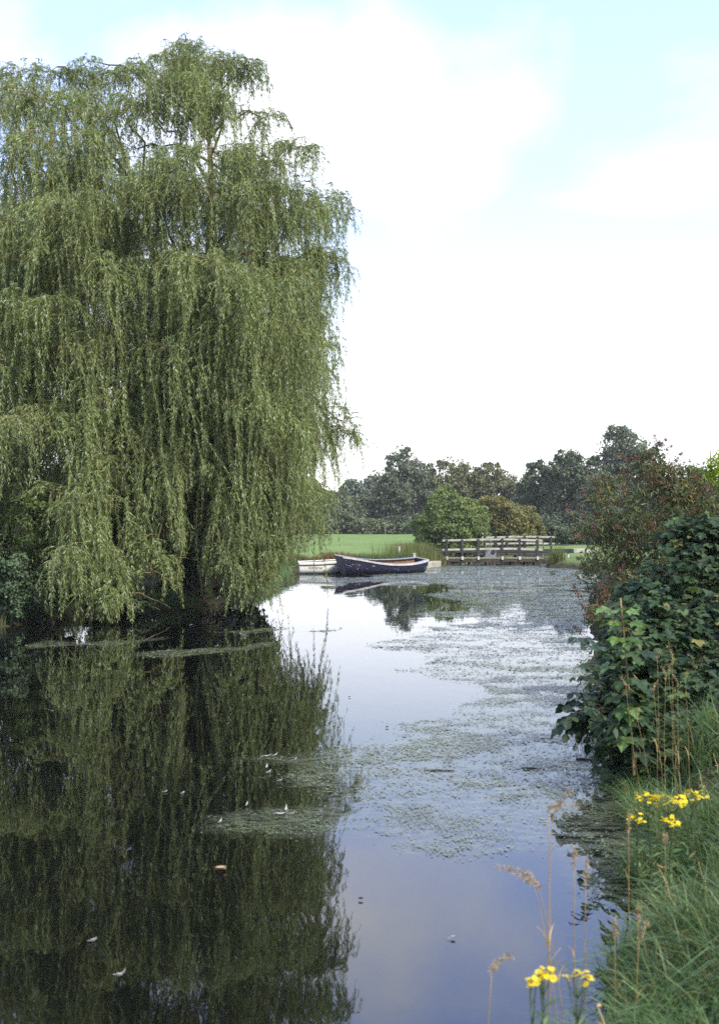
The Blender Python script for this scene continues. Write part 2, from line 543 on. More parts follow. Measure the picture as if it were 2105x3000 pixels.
M['wet_wood'] = solid_mat('wet_wood', (0.022, 0.018, 0.013), (0.065, 0.052, 0.036), 5, 0.7, 0.3, 0.3)
M['plank'] = solid_mat('deck_plank', (0.14, 0.13, 0.09), (0.27, 0.25, 0.18), 3, 0.8, 0.2, 0.2)
M['stone'] = solid_mat('quay_stone', (0.20, 0.18, 0.14), (0.38, 0.34, 0.28), 5, 0.85, 0.2, 0.4, wear=(0.10, 0.09, 0.06), wear_at=0.62)
M['steel'] = solid_mat('gear_steel', (0.10, 0.11, 0.12), (0.19, 0.20, 0.21), 6, 0.55, 0.4)
M['hull_blue'] = solid_mat('hull_blue', (0.007, 0.008, 0.025), (0.012, 0.013, 0.036), 1.5, 0.5, 0.35, 0.08, (1, 1, 3.5), (0.40, 0.41, 0.45), 0.60, wear_scale=1.7)
M['hull_grey'] = solid_mat('bow_grey', (0.13, 0.13, 0.15), (0.21, 0.21, 0.22), 5, 0.6, 0.3, wear=(0.35, 0.34, 0.33), wear_at=0.66)
M['gunwale'] = solid_mat('gunwale_worn', (0.34, 0.33, 0.30), (0.58, 0.56, 0.50), 5, 0.7, 0.3, 0.2, wear=(0.16, 0.15, 0.17), wear_at=0.57)
M['gunwale_blue'] = solid_mat('gunwale_top', (0.14, 0.15, 0.22), (0.26, 0.27, 0.34), 5, 0.7, 0.3, 0.2, wear=(0.45, 0.44, 0.42), wear_at=0.6)
M['varnish'] = solid_mat('varnished_wood', (0.10, 0.054, 0.024), (0.19, 0.10, 0.042), 3, 0.6, 0.4, 0.1, (3, 1, 1), (0.34, 0.26, 0.17), 0.66)
M['hull_white'] = solid_mat('hull_white', (0.62, 0.60, 0.52), (0.74, 0.72, 0.64), 2, 0.4, 0.45, 0.0, wear=(0.38, 0.36, 0.28), wear_at=0.70)
M['black_paint'] = solid_mat('black_paint', (0.02, 0.02, 0.02), (0.035, 0.035, 0.04), 6, 0.6)
M['rope'] = solid_mat('rope', (0.30, 0.27, 0.16), (0.42, 0.38, 0.24), 30, 0.9)
M['dark_rope'] = solid_mat('dark_rope', (0.05, 0.05, 0.05), (0.10, 0.10, 0.09), 30, 0.9)
M['feather'] = solid_mat('feather', (0.26, 0.255, 0.24), (0.40, 0.39, 0.375), 40, 0.8, 0.2)
M['dead_leaf'] = solid_mat('dead_leaf', (0.20, 0.14, 0.08), (0.34, 0.25, 0.15), 30, 0.8)
M['stick'] = solid_mat('wet_stick', (0.02, 0.017, 0.013), (0.06, 0.05, 0.038), 12, 0.6)
M['white_post'] = solid_mat('white_post', (0.36, 0.35, 0.31), (0.50, 0.49, 0.45), 6, 0.7, wear=(0.3, 0.29, 0.24), wear_at=0.6)

# ================================================================== ground, water
L_BANK = [(-16, -14), (-15, 4), (-12.5, 16), (-10.2, 22), (-8.6, 26.5), (-7.5, 29.5), (-5.6, 32.0), (-4.0, 35), (-3.3, 40), (-3.0, 46), (-3.1, 53), (-3.4, 58.5),
          (-3.0, 60.6), (-1, 61.4), (2.4, 62.3), (3.4, 63.0), (4.3, 66.2), (5.1, 67.5), (5.4, 72), (5.8, 84), (7, 100)]
R_BANK = [(14.2, 100), (12.6, 84), (11.8, 72), (11.5, 69), (11.2, 67.5), (11.1, 66), (12.0, 62.3), (12.3, 59), (11.2, 52), (9.3, 44), (6.2, 31), (4.5, 22), (3.3, 15.8), (2.42, 9.8), (1.8, 7.0), (1.15, 5.5),
          (0.25, 3.5), (-0.6, 1.0), (-1.6, -3), (-3, -14)]
POLY = np.array(L_BANK + R_BANK, float)


def seg_dist(P, poly):
    a = poly
    b = np.roll(poly, -1, 0)
    best = np.full(len(P), 1e9)
    for p, q in zip(a, b):
        d = q - p
        t = np.clip(((P - p) @ d) / max(d @ d, 1e-9), 0, 1)
        best = np.minimum(best, np.linalg.norm(P - (p + t[:, None] * d), axis=1))
    return best


def inside(P, poly):
    c = np.zeros(len(P), bool)
    a, b = poly, np.roll(poly, -1, 0)
    for p, q in zip(a, b):
        cond = (p[1] > P[:, 1]) != (q[1] > P[:, 1])
        with np.errstate(divide='ignore', invalid='ignore'):
            xi = (q[0] - p[0]) * (P[:, 1] - p[1]) / (q[1] - p[1] + 1e-12) + p[0]
        c ^= cond & (P[:, 0] < xi)
    return c


def ground_height(P):
    """height of the land (negative in the river) at points P (n,2)"""
    P = np.asarray(P, float).reshape(-1, 2)
    wob = (fbm(P[:, 0] * 0.9, P[:, 1] * 0.9, 5, 3) - 0.44) * 0.9
    d = seg_dist(P, POLY)
    ins = inside(P, POLY)
    s = np.where(ins, -d, d) + wob * np.clip(1.2 - np.abs(d) * 0.1, 0.3, 1)
    x, y = P[:, 0], P[:, 1]
    # bank top height by place
    top = np.full(len(P), 0.55)
    right = x > np.interp(y, [-14, 5.5, 31, 62, 100], [-8, -2.5, -1, 4.5, 9])
    top = np.where(right, np.interp(y, [0, 6, 12, 30, 60, 100], [0.85, 0.42, 0.50, 0.5, 0.34, 0.5]), np.interp(y, [20, 45, 60, 185, 400], [0.35, 0.35, 0.50, 1.1, 1.6]))
    rise = np.clip(s / 0.9, 0, 1)
    land = top * (rise * rise * (3 - 2 * rise)) * 0.85 + 0.15 * top * np.clip(s / 6, 0, 1)
    land += (fbm(x * 0.35, y * 0.35, 9, 4) - 0.45) * 0.16 * np.clip(s / 3, 0, 1)
    land += np.where(y > 250, (y - 250) * 0.004, 0)
    bed = np.clip(s * 0.7, -1.1, 0)
    return np.where(s > 0, land, bed)


def axis_steps(*segs):
    v = [segs[0][0]]
    for a_, b_, st in segs:
        n = max(1, int(round((b_ - a_) / st)))
        v += list(np.linspace(a_, b_, n + 1)[1:])
    return np.array(v)


gx = axis_steps((-900, -200, 60), (-200, -40, 12), (-40, -14, 1.5), (-14, 16, 0.3), (16, 40, 1.5), (40, 200, 12), (200, 900, 60))
gy = axis_steps((-200, -20, 20), (-20, 2, 1.5), (2, 14, 0.25), (14, 75, 0.5), (75, 110, 2.0), (110, 300, 10), (300, 1500, 80))
GX, GY = np.meshgrid(gx, gy)
Pg = np.stack([GX.ravel(), GY.ravel()], 1)
gz = ground_height(Pg)
nx_, ny_ = len(gx), len(gy)
i, j = np.meshgrid(np.arange(nx_ - 1), np.arange(ny_ - 1))
k = (j * nx_ + i).ravel()
gf = np.stack([k, k + 1, k + nx_ + 1, k + nx_], 1)


def ground_mat():
    m, n, l, o_ = new_mat('ground_soil_and_turf')
    a = N(n, 'ShaderNodeAttribute', attribute_name='rnd')     # 0 soil bank, 0.5 meadow, 1 mown field
    tc_ = N(n, 'ShaderNodeTexCoord')
    n1 = N(n, 'ShaderNodeTexNoise')
    n1.inputs['Scale'].default_value = 0.35
    n1.inputs['Detail'].default_value = 8
    n1.inputs['Roughness'].default_value = 0.65
    l.new(tc_.outputs['Object'], n1.inputs['Vector'])
    n2 = N(n, 'ShaderNodeTexNoise')
    n2.inputs['Scale'].default_value = 9
    n2.inputs['Detail'].default_value = 6
    l.new(tc_.outputs['Object'], n2.inputs['Vector'])
    fld = N(n, 'ShaderNodeValToRGB')
    fld.color_ramp.elements[0].position, fld.color_ramp.elements[0].color = 0.3, (0.092, 0.142, 0.042, 1)
    fld.color_ramp.elements[1].position, fld.color_ramp.elements[1].color = 0.7, (0.150, 0.212, 0.070, 1)
    l.new(n1.outputs[0], fld.inputs[0])
    soil = N(n, 'ShaderNodeValToRGB')
    soil.color_ramp.elements[0].position, soil.color_ramp.elements[0].color = 0.35, (0.020, 0.016, 0.010, 1)
    soil.color_ramp.elements[1].position, soil.color_ramp.elements[1].color = 0.7, (0.060, 0.062, 0.026, 1)
    l.new(n2.outputs[0], soil.inputs[0])
    c = mix_col(n, l, a.outputs['Fac'], soil.outputs[0], fld.outputs[0])
    pb = N(n, 'ShaderNodeBsdfPrincipled')
    l.new(c, pb.inputs['Base Color'])
    pb.inputs['Roughness'].default_value = 0.95
    pb.inputs['Specular IOR Level'].default_value = 0.1
    bp = N(n, 'ShaderNodeBump')
    bp.inputs['Strength'].default_value = 0.6
    bp.inputs['Distance'].default_value = 0.08
    l.new(n2.outputs[0], bp.inputs['Height'])
    l.new(bp.outputs[0], pb.inputs['Normal'])
    l.new(pb.outputs[0], o_.inputs[0])
    return m


rk = np.clip((gz - 0.22) / 0.2, 0, 1) * np.clip((Pg[:, 1] - 52) / 8, 0, 1)
b = MB()
b.add(np.column_stack([Pg, gz]), gf, rk)
obj('ground', b.mesh('ground', ground_mat(), True), kind='structure')

# weed outlines in photograph pixels -> points on the water
WEED_PX = [(1255, 1664), (1120, 1690), (1010, 1694), (880, 1690), (850, 1705), (960, 1712), (1120, 1704), (1290, 1716), (1340, 1734), (1290, 1748), (1385, 1784), (1300, 1800),
           (1400, 1822), (1280, 1856), (1090, 1888), (1110, 1900), (1190, 1912), (1290, 1930), (1180, 1955), (1085, 1966), (1150, 1984), (1340, 2006), (1400, 2020), (1330, 2070), (1230, 2110), (1120, 2130), (1060, 2185),
           (900, 2205), (720, 2212), (690, 2222), (850, 2236), (790, 2280), (800, 2300), (940, 2330), (960, 2345), (880, 2372), (740, 2382), (640, 2410), (650, 2432),
           (760, 2448), (920, 2462), (1050, 2480), (1100, 2508), (1250, 2532), (1400, 2535), (1540, 2520), (1660, 2545), (1720, 2620), (1760, 2700),
           (1950, 2600), (2050, 2300), (1900, 2000), (1800, 1800), (1720, 1690), (1640, 1656), (1400, 1650), (1290, 1655)]
WEED = np.array([on_water(*p)[:2] for p in WEED_PX])
PATCH = [np.array([on_water(*p)[:2] for p in q]) for q in (
    [(420, 1918), (560, 1904), (745, 1896), (760, 1904), (640, 1920), (500, 1926)],
    [(130, 1876), (300, 1878), (500, 1868), (380, 1888), (130, 1892)],
    [(640, 1845), (760, 1838), (800, 1845), (720, 1856)],
    [(800, 1735), (880, 1720), (980, 1716), (900, 1730), (820, 1742)],
    [(880, 1856), (1010, 1846), (1050, 1834), (960, 1858)])]


def weed_density(P):
    """0..1 cover of floating weed at points (n,2)"""
    x, y = P[:, 0], P[:, 1]
    sc = 0.03 + 0.012 * y
    wx = x + (fbm(x * 0.9 + 3, y * 0.45, 31, 4) - 0.47) * 60 * sc * 0.06 * 2
    wy = y + (fbm(x * 0.6, y * 0.3 + 9, 47, 4) - 0.47) * 60 * sc * 0.09 * 2
    Q = np.stack([wx, wy], 1)
    ins = inside(Q, WEED)
    d = seg_dist(Q, WEED)
    dens = np.where(ins, np.clip(0.6 + d * 0.30, 0, 1), np.clip(0.22 - d * 0.8, 0, 1) * 0.4)
    for pt in PATCH:
        dens = np.maximum(dens, inside(Q, pt) * 0.8)
    bands = fbm(x * 0.35, y * 0.9, 71, 4)
    fine = fbm(x * 2.2, y * 2.6, 81, 3)
    near_ = np.clip((20 - y) / 8, 0, 1)
    cl_ = np.clip((fbm(x * 7.5, y * 5.5, 141, 3) - 0.34) * 5, 0.42, 1.5)
    fine = fine * (1 - 0.0 * near_)
    dens2 = dens * (1 - near_ + near_ * cl_)
    return np.clip(dens2 * np.clip((bands - 0.26) * 4.0, 0.30, 1.2) * np.clip((fine - 0.26) * 4.0, 0.12, 1.3), 0, 1), dens


# water sheet, the film of weed dust carried as a number per vertex
wx_ = axis_steps((-60, -20, 8), (-20, 20, 0.3), (20, 60, 8))
wy_ = axis_steps((-40, 2, 6), (2, 14, 0.15), (14, 30, 0.3), (30, 76, 0.5), (76, 120, 4))
WX, WY = np.meshgrid(wx_, wy_)
Pw = np.stack([WX.ravel(), WY.ravel()], 1)
film = weed_density(Pw)[1]
i, j = np.meshgrid(np.arange(len(wx_) - 1), np.arange(len(wy_) - 1))
k = (j * len(wx_) + i).ravel()
wf = np.stack([k, k + 1, k + len(wx_) + 1, k + len(wx_)], 1)


def water_mat():
    m, n, l, o_ = new_mat('river_water')
    a = N(n, 'ShaderNodeAttribute', attribute_name='rnd')
    tc_ = N(n, 'ShaderNodeTexCoord')
    mp_ = N(n, 'ShaderNodeMapping')
    mp_.inputs['Scale'].default_value = (1.0, 0.55, 1)
    l.new(tc_.outputs['Object'], mp_.inputs[0])
    n1 = N(n, 'ShaderNodeTexNoise')
    n1.inputs['Scale'].default_value = 2.0
    n1.inputs['Detail'].default_value = 3
    l.new(mp_.outputs[0], n1.inputs['Vector'])
    bp = N(n, 'ShaderNodeBump')
    bp.inputs['Strength'].default_value = 0.035
    bp.inputs['Distance'].default_value = 0.05
    l.new(n1.outputs[0], bp.inputs['Height'])
    # dusty film: streaky noise times the cover
    mp2 = N(n, 'ShaderNodeMapping')
    mp2.inputs['Scale'].default_value = (1.6, 3.2, 1)
    l.new(tc_.outputs['Object'], mp2.inputs[0])
    n2 = N(n, 'ShaderNodeTexNoise')
    n2.inputs['Scale'].default_value = 3.0
    n2.inputs['Detail'].default_value = 9
    n2.inputs['Roughness'].default_value = 0.72
    l.new(mp2.outputs[0], n2.inputs['Vector'])
    mr = N(n, 'ShaderNodeMapRange')
    mr.inputs[1].default_value, mr.inputs[2].default_value = 0.42, 0.72
    l.new(n2.outputs[0], mr.inputs[0])
    fm = math_node(n, l, 'MULTIPLY', math_node(n, l, 'MULTIPLY', a.outputs['Fac'], mr.outputs[0]), 0.6, True)
    deep = N(n, 'ShaderNodeBsdfDiffuse')
    deep.inputs[0].default_value = (0.003, 0.0035, 0.003, 1)
    gl = N(n, 'ShaderNodeBsdfGlossy')
    gl.inputs['Roughness'].default_value = 0.015
    gl.inputs[0].default_value = (0.95, 0.96, 1.0, 1)
    l.new(bp.outputs[0], gl.inputs['Normal'])
    fr = N(n, 'ShaderNodeFresnel')
    fr.inputs['IOR'].default_value = 1.85
    l.new(bp.outputs[0], fr.inputs['Normal'])
    mx = N(n, 'ShaderNodeMixShader')
    l.new(fr.outputs[0], mx.inputs[0])
    l.new(deep.outputs[0], mx.inputs[1])
    l.new(gl.outputs[0], mx.inputs[2])
    dust = N(n, 'ShaderNodeBsdfPrincipled')
    dust.inputs['Base Color'].default_value = (0.24, 0.26, 0.19, 1)
    dust.inputs['Roughness'].default_value = 0.45
    mx2 = N(n, 'ShaderNodeMixShader')
    l.new(fm, mx2.inputs[0])
    l.new(mx.outputs[0], mx2.inputs[1])
    l.new(dust.outputs[0], mx2.inputs[2])
    l.new(mx2.outputs[0], o_.inputs[0])
    return m


b = MB()
b.add(np.column_stack([Pw, np.zeros(len(Pw))]), wf, film)
obj('river_water', b.mesh('river_water', water_mat(), True), kind='structure')

# floating weed: flecks of duckweed and blanket weed
T_FLECK = (np.array([(0, 0, 0), (0.22, 0.5, 0), (0.75, 0.36, 0), (1.0, -0.05, 0), (0.7, -0.5, 0), (0.2, -0.36, 0)]), [[(0, 1, 2, 3), (0, 3, 4, 5)]])
T_FLECK = (T_FLECK[0][[0, 1, 2, 3, 5]], [[(0, 1, 2), (0, 2, 3), (0, 3, 4)]])
T_FLECK = (T_FLECK[0][[0, 1, 3, 4]], [[(0, 1, 2, 3)]])
b = MB()
for (y0, y1, n_, s0, s1) in ((5, 10, 56000, 0.010, 0.042), (10, 18, 150000, 0.012, 0.055), (18, 34, 130000, 0.018, 0.07), (34, 70, 200000, 0.02, 0.075)):
    mul = 9 if y0 < 18 else 6
    Y = rng.uniform(y0, y1, n_ * mul)
    X = rng.uniform(-9, 12.5, n_ * mul)
    P = np.stack([X, Y], 1)
    vis = inside(P, POLY)
    P = P[vis]
    dn, _ = weed_density(P)
    keep = rng.random(len(P)) < dn
    P = P[keep][:n_]
    n = len(P)
    ang = rng.uniform(0, 2 * math.pi, n)
    d = np.stack([np.cos(ang), np.sin(ang), rng.normal(0, 0.03, n)], 1)
    L = s0 + (s1 - s0) * rng.random(n) ** 3
    nr = np.stack([rng.normal(0, 0.06, n), rng.normal(0, 0.06, n), np.ones(n)], 1)
    o_ = np.column_stack([P, 0.004 + rng.random(n) * 0.008])
    rn = np.clip(rng.random(n) * 0.8 + (fbm(P[:, 0] * 0.5, P[:, 1] * 0.8, 131, 3) - 0.46) * 1.1, 0, 1)
    b.leaves(o_, d, nr, L * (1 if y0 < 18 else 1.15), L * rng.uniform(0.35, 0.9, n), T_FLECK if y0 < 18 else T_TRI, rnd=rn)
print('weed tris', b.ntri())
obj('floating_weed', b.mesh('floating_weed', M['weed']), kind='stuff', label='speckled mat of green floating weed spread over the right side of the river', cat='water weed')
TRI = {'weed': b.ntri()}


# ================================================================== plants: generators
def ribbon_blades(b, base, height, lean, width, seg=4, bend=0.5, mi=0, rnd=None):
    """grass blades as bent strips; lean: (n,2) horizontal offset of the tip in metres"""
    n = len(base)
    t = np.linspace(0, 1, seg + 1)
    up = height[:, None] * (t - 0.18 * bend * t ** 3)[None]
    hor = lean[:, None, :] * (t ** 2.0)[None, :, None]
    p = np.zeros((n, seg + 1, 3))
    p[..., :2] = base[:, None, :2] + hor
    p[..., 2] = base[:, None, 2] + up - bend * np.linalg.norm(lean, axis=1)[:, None] * (t ** 4)[None] * 0.6
    a = rng.uniform(0, math.pi, n)
    s = np.stack([np.cos(a), np.sin(a), np.zeros(n)], 1)
    w = width[:, None] * (1 - t ** 1.6)[None] * 0.5 + 0.0006
    l_, r_ = p - s[:, None] * w[..., None], p + s[:, None] * w[..., None]
    v = np.stack([l_, r_], 2).reshape(n, -1, 3)
    k = v.shape[1]
    q = np.array([(2 * i_, 2 * i_ + 1, 2 * i_ + 3, 2 * i_ + 2) for i_ in range(seg)])
    f = (np.arange(n)[:, None, None] * k + q[None]).reshape(-1, 4)
    r = rng.random(n) if rnd is None else rnd
    b.add(v.reshape(-1, 3), f, np.repeat(r, k), mi)


def branch_pts(a, c, bend=(0, 0, 0), n=8, wig=0.06):
    a, c = np.asarray(a, float), np.asarray(c, float)
    t = np.linspace(0, 1, n)[:, None]
    m = (a + c) / 2 + np.asarray(bend, float)
    p = (1 - t) ** 2 * a + 2 * t * (1 - t) * m + t ** 2 * c
    L = np.linalg.norm(c - a)
    w = rng.normal(0, wig * L * 0.25, (n, 3)) * (t * (1 - t) * 4)
    return p + w


def crown(b, centre, rad, n_clump, n_leaf, lsize, tmpl=T_QUAD, clump=0.26, aspect=0.6, low=-0.75, shell=0.5, mi=0, squash=0.75, droop=0.0, lump=0.22, loose=0.0):
    """foliage: clumps spread through an uneven ellipsoid, leaves over each clump"""
    c, r = np.asarray(centre, float), np.asarray(rad, float)
    d = norm(rng.normal(size=(n_clump * 3, 3)))
    d = d[d[:, 2] > low][:n_clump]
    n_clump = len(d)
    lum = np.minimum(1 + lump * np.sin(d[:, 0] * 4.1 + c[0]) * np.cos(d[:, 2] * 3.7 + c[1]) + rng.normal(0, lump * 0.3, n_clump), 1.12)
    k = (shell + (1 - shell) * rng.random(n_clump) ** 0.6) * lum
    cc = c + d * r * k[:, None]
    cr_ = clump * r.mean() * rng.uniform(0.55, 1.25, n_clump)
    per = np.maximum(4, (n_leaf * cr_ ** 2 / (cr_ ** 2).sum()).astype(int))
    idx = np.repeat(np.arange(n_clump), per)
    n = len(idx)
    dl = norm(rng.normal(size=(n, 3)) + np.array((0, 0, 0.35)) + d[idx] * 0.5)
    rr = cr_[idx] * (0.3 + 0.6 * rng.random(n) ** 0.5 + 0.45 * rng.random(n) ** 4)
    o = cc[idx] + dl * rr[:, None] * np.array((1, 1, squash))
    lo_ = rng.random(n) < loose
    du = norm(rng.normal(size=(n, 3)))
    o = np.where(lo_[:, None], c + du * r * (rng.uniform(0.55, 1.06, n) * (1 + 0.5 * lump * np.sin(du[:, 0] * 4.1 + c[0]) * np.cos(du[:, 2] * 3.7 + c[1])))[:, None], o)
    nr = norm(dl + rng.normal(0, 0.75, (n, 3)) + np.array((0, 0, 0.25)))
    ld = norm(np.cross(nr, rng.normal(size=(n, 3))) + np.array((0, 0, -droop)))
    L = lsize * rng.uniform(0.5, 1.2, n)
    base_r = rng.random(n_clump)[idx] * 0.5 + rng.random(n) * 0.5
    b.leaves(o - ld * L[:, None] * 0.5, ld, nr, L, L * aspect, tmpl, rnd=base_r, mi=mi)
    return cc, cr_


def make_tree(name, label, base, height, width, mat, n_leaf=9000, n_clump=70, lsize=0.4, trunk_r=0.25, low_frac=0.18, group='trees along the far edge of the field', cat='tree', depth=None, clump=0.26, bark='bark', shell=0.3, tmpl=T_QUAD, droop=0.1, lump=0.22, aspect=0.75):
    base = np.asarray(base, float)
    t = thing(name, label, cat, base, group)
    top = height
    z0 = height * (low_frac * 1.0 - 0.14)
    width *= 1.22
    c = np.array((0, 0, (top + z0) / 2))
    r = np.array((width / 2, (depth or width) / 2, (top - z0) / 2)) * np.array((1.05, 1.0, 0.92))
    n_leaf, n_clump, tmpl, clump = int(n_leaf * 2.3), int(n_clump * 2.4), T_TRI, clump * 0.68
    b = MB()
    cc, cr_ = crown(b, c, r, n_clump, n_leaf, lsize, tmpl, clump, aspect, -0.85, shell, droop=droop, lump=lump, loose=0.22)
    tb = MB()
    tp = branch_pts((0, 0, -0.3), (width * 0.04, 0, height * 0.72), (rng.normal(0, 0.2), 0, 0), 8, 0.04)
    tb.tube(tp, np.linspace(trunk_r, trunk_r * 0.25, 8), 8)
    obj('trunk', tb.mesh('trunk', M[bark], True), t)
    pick = rng.permutation(len(cc))[:14]
    lb = MB()
    for q in pick:
        s = tp[rng.integers(2, 6)]
        lb.tube(branch_pts(s, cc[q], (0, 0, 0.06 * height), 6, 0.08), np.linspace(trunk_r * 0.35, trunk_r * 0.07, 6), 5)
    obj('limbs', lb.mesh('limbs', M[bark], True), t)
    obj('crown', b.mesh('crown', M[mat]), t, kind='stuff')
    return t, b.ntri()


def gz_at(x, y):
    return float(ground_height(np.array([[x, y]]))[0])


# ================================================================== the weeping willow
TREE0 = np.array((-4.9, 35.2, 0.25))
willow = thing('weeping_willow', 'huge weeping willow hanging its long green strands over the left of the river', 'tree', TREE0)
tr = MB()
trunk_pts = np.array([(0, 0, -0.5), (0.05, -0.05, 0.5), (0.0, 0.0, 1.8), (-0.2, -0.1, 3.2), (-0.3, -0.2, 4.6), (-0.2, -0.2, 6.2), (0.1, -0.1, 8.2), (0.3, -0.1, 10.4), (0.3, 0, 12.4), (0.2, 0, 14.2)]) + TREE0
tr.tube(trunk_pts, [0.75, 0.60, 0.50, 0.46, 0.43, 0.36, 0.28, 0.20, 0.12, 0.05], 14)
obj('trunk', tr.mesh('trunk', M['willow_bark'], True, TREE0), willow)

# main limbs: each leaves the trunk and rises outward
LIMB_ENDS = [(-2.9, -2.6, 9.5), (2.2, -2.2, 9.6), (3.2, 0.6, 10.0), (-4.6, 0.4, 9.0), (0.3, -3.4, 8.0), (-0.8, 2.6, 11.0), (1.6, 2.8, 9.0), (-2.0, 0.5, 12.4),
             (1.2, -0.6, 12.6), (-3.8, -3.0, 6.6), (3.0, -1.6, 6.2), (-6.2, -0.8, 6.4), (0.6, -3.6, 5.4), (-6.4, 1.0, 11.0), (-5.0, 2.6, 8.0)]
LIMBS = []
for ex in LIMB_ENDS:
    z0 = 1.8 + 0.42 * ex[2] + rng.uniform(-0.5, 0.5)
    s = np.array([np.interp(z0 + TREE0[2], trunk_pts[:, 2], trunk_pts[:, k_]) for k_ in range(3)])
    p = branch_pts(s, TREE0 + np.array(ex), (0, 0, -0.5), 10, 0.10)
    lb = MB()
    lb.tube(p, np.linspace(0.17, 0.04, 10), 8)
    obj('limb', lb.mesh('limb', M['willow_bark'], True, TREE0), willow)
    LIMBS.append(p)
LP = np.vstack([p[3:] for p in LIMBS] + [trunk_pts[5:]])

# boughs: shoulder of each hanging spray in photograph pixels, its distance, half width, fall, strands
BOUGHS = [
    # top
    (110, 205, 35, 80, 170, 34), (190, 195, 34, 70, 170, 36), (275, 180, 34.5, 60, 130, 26), (340, 190, 35, 60, 140, 24), (420, 190, 34, 80, 170, 44), (500, 160, 34.5, 80, 190, 44),
    (575, 150, 33.5, 85, 190, 50), (650, 180, 33, 70, 190, 46), (715, 195, 32.8, 38, 110, 22), (30, 215, 35, 80, 190, 34),
    # second
    (640, 270, 31.8, 90, 230, 56), (520, 285, 31, 100, 230, 60), (390, 300, 31.5, 90, 210, 50), (270, 300, 32.5, 90, 230, 50), (150, 290, 31.5, 90, 230, 56), (30, 300, 32, 90, 240, 50), (770, 345, 32.6, 42, 130, 24),
    # third
    (850, 428, 32.4, 62, 130, 36), (740, 410, 31, 100, 260, 66), (600, 425, 30, 110, 250, 66), (460, 420, 30.4, 100, 240, 60), (330, 430, 31, 100, 260, 60), (190, 430, 30.5, 100, 270, 62), (60, 430, 31, 100, 270, 56),
    # fourth
    (935, 580, 32.2, 70, 230, 54), (830, 560, 31.2, 80, 270, 60), (700, 560, 30.2, 110, 270, 70), (560, 580, 29.8, 110, 270, 66), (420, 570, 30.2, 100, 260, 60), (280, 580, 30.2, 100, 280, 62), (160, 625, 29, 100, 310, 70), (40, 620, 29.5, 100, 320, 64),
    # fifth
    (925, 740, 32.2, 55, 290, 44), (860, 770, 31.2, 80, 330, 56), (735, 800, 29.2, 120, 330, 84), (590, 780, 29.2, 110, 340, 80), (450, 800, 30, 100, 330, 66), (320, 770, 29.6, 90, 340, 62), (205, 790, 30.5, 60, 240, 30), (60, 850, 29, 80, 240, 46), (150, 840, 28.6, 70, 190, 36),
    # sixth
    (910, 950, 32, 58, 250, 42), (815, 960, 30.6, 100, 400, 80), (680, 950, 29.2, 110, 380, 84), (540, 950, 29.6, 100, 400, 78), (410, 960, 30.4, 90, 400, 66), (290, 960, 29.4, 70, 330, 50), (190, 1010, 29, 75, 330, 54), (60, 1050, 28.6, 80, 330, 50),
    # seventh
    (880, 1225, 31.2, 62, 330, 56), (985, 1228, 31.6, 44, 150, 30), (800, 1190, 30.2, 90, 450, 84), (690, 1170, 29.6, 90, 420, 76), (600, 1150, 30.6, 50, 230, 30), (470, 1190, 30, 75, 330, 66), (420, 1200, 30.6, 50, 240, 34), (250, 1220, 29, 55, 380, 52), (160, 1190, 28.6, 70, 230, 44), (60, 1240, 28.4, 70, 230, 36),
    # lowest columns
    (440, 1340, 29.5, 62, 350, 62), (490, 1330, 29.8, 45, 330, 54), (650, 1330, 29.8, 62, 440, 70), (735, 1370, 30, 66, 420, 78), (810, 1370, 30.6, 50, 270, 50), (780, 1480, 31.2, 46, 250, 44), (690, 1480, 30.4, 55, 310, 52), (885, 1420, 31.6, 40, 140, 26), (248, 1390, 28.4, 50, 360, 54), (300, 1480, 28.8, 36, 280, 34),
    (668, 1500, 29.6, 50, 300, 66), (700, 1540, 29.9, 60, 260, 66), (770, 1560, 30.3, 50, 220, 50), (660, 1620, 29.4, 50, 170, 44), (740, 1640, 29.8, 46, 140, 40), (650, 1420, 30.2, 40, 330, 44), (800, 1560, 30.8, 36, 130, 30), (250, 1470, 28.6, 60, 300, 50), (190, 1430, 28.6, 60, 200, 36),
    (245, 1590, 27.9, 90, 270, 64), (320, 1640, 28.2, 60, 170, 40), (440, 1670, 28.7, 75, 160, 50), (360, 1690, 28.4, 60, 150, 40), (500, 1700, 29.3, 45, 90, 26), (180, 1640, 28, 50, 180, 26),
]
# the far side of the crown
for q in range(44):
    a = rng.uniform(-0.15, 1.15) * math.pi
    z = rng.uniform(3.2, 13.4)
    rad = 5.2 * math.sqrt(max(0.12, 1 - ((z - 6.5) / 9.0) ** 2)) * rng.uniform(0.75, 1.0)
    x = TREE0[0] - 1.6 + 1.15 * rad * math.cos(a)
    x = min(x, -2.6 - 0.18 * max(0, z - 8))
    y = TREE0[1] + 0.5 + rad * math.sin(a) * 0.95
    BOUGHS.append((CX + x / y * F, HY - (z - H) / y * F, y, 130, 330, 40))
for q in range(46):     # within the crown
    y = rng.uniform(31.5, 35.5)
    z = rng.uniform(3.5, 13.2)
    px = rng.uniform(60, np.interp(z, [3, 8, 11, 13.2], [860, 860, 760, 600]))
    if (520 < px < 640 and z < 6.6) or (120 < px < 270 and 6.3 < z < 10) or (270 < px < 390 and z < 5.5):
        continue
    BOUGHS.append((px, HY - (z - H) / y * F, y, 100, 300, 28))
for q in range(18):     # left flank, beyond the frame
    z = rng.uniform(3.5, 12.5)
    y = rng.uniform(29.5, 37)
    x = rng.uniform(-13.5, -9.6)
    BOUGHS.append((CX + x / y * F, HY - (z - H) / y * F, y, 110, 330, 44))


# dark openings between the hanging curtains
GAPS = [(552, 602, 1420, 1900), (316, 352, 1460, 1590), (842, 1010, 1632, 1900)]


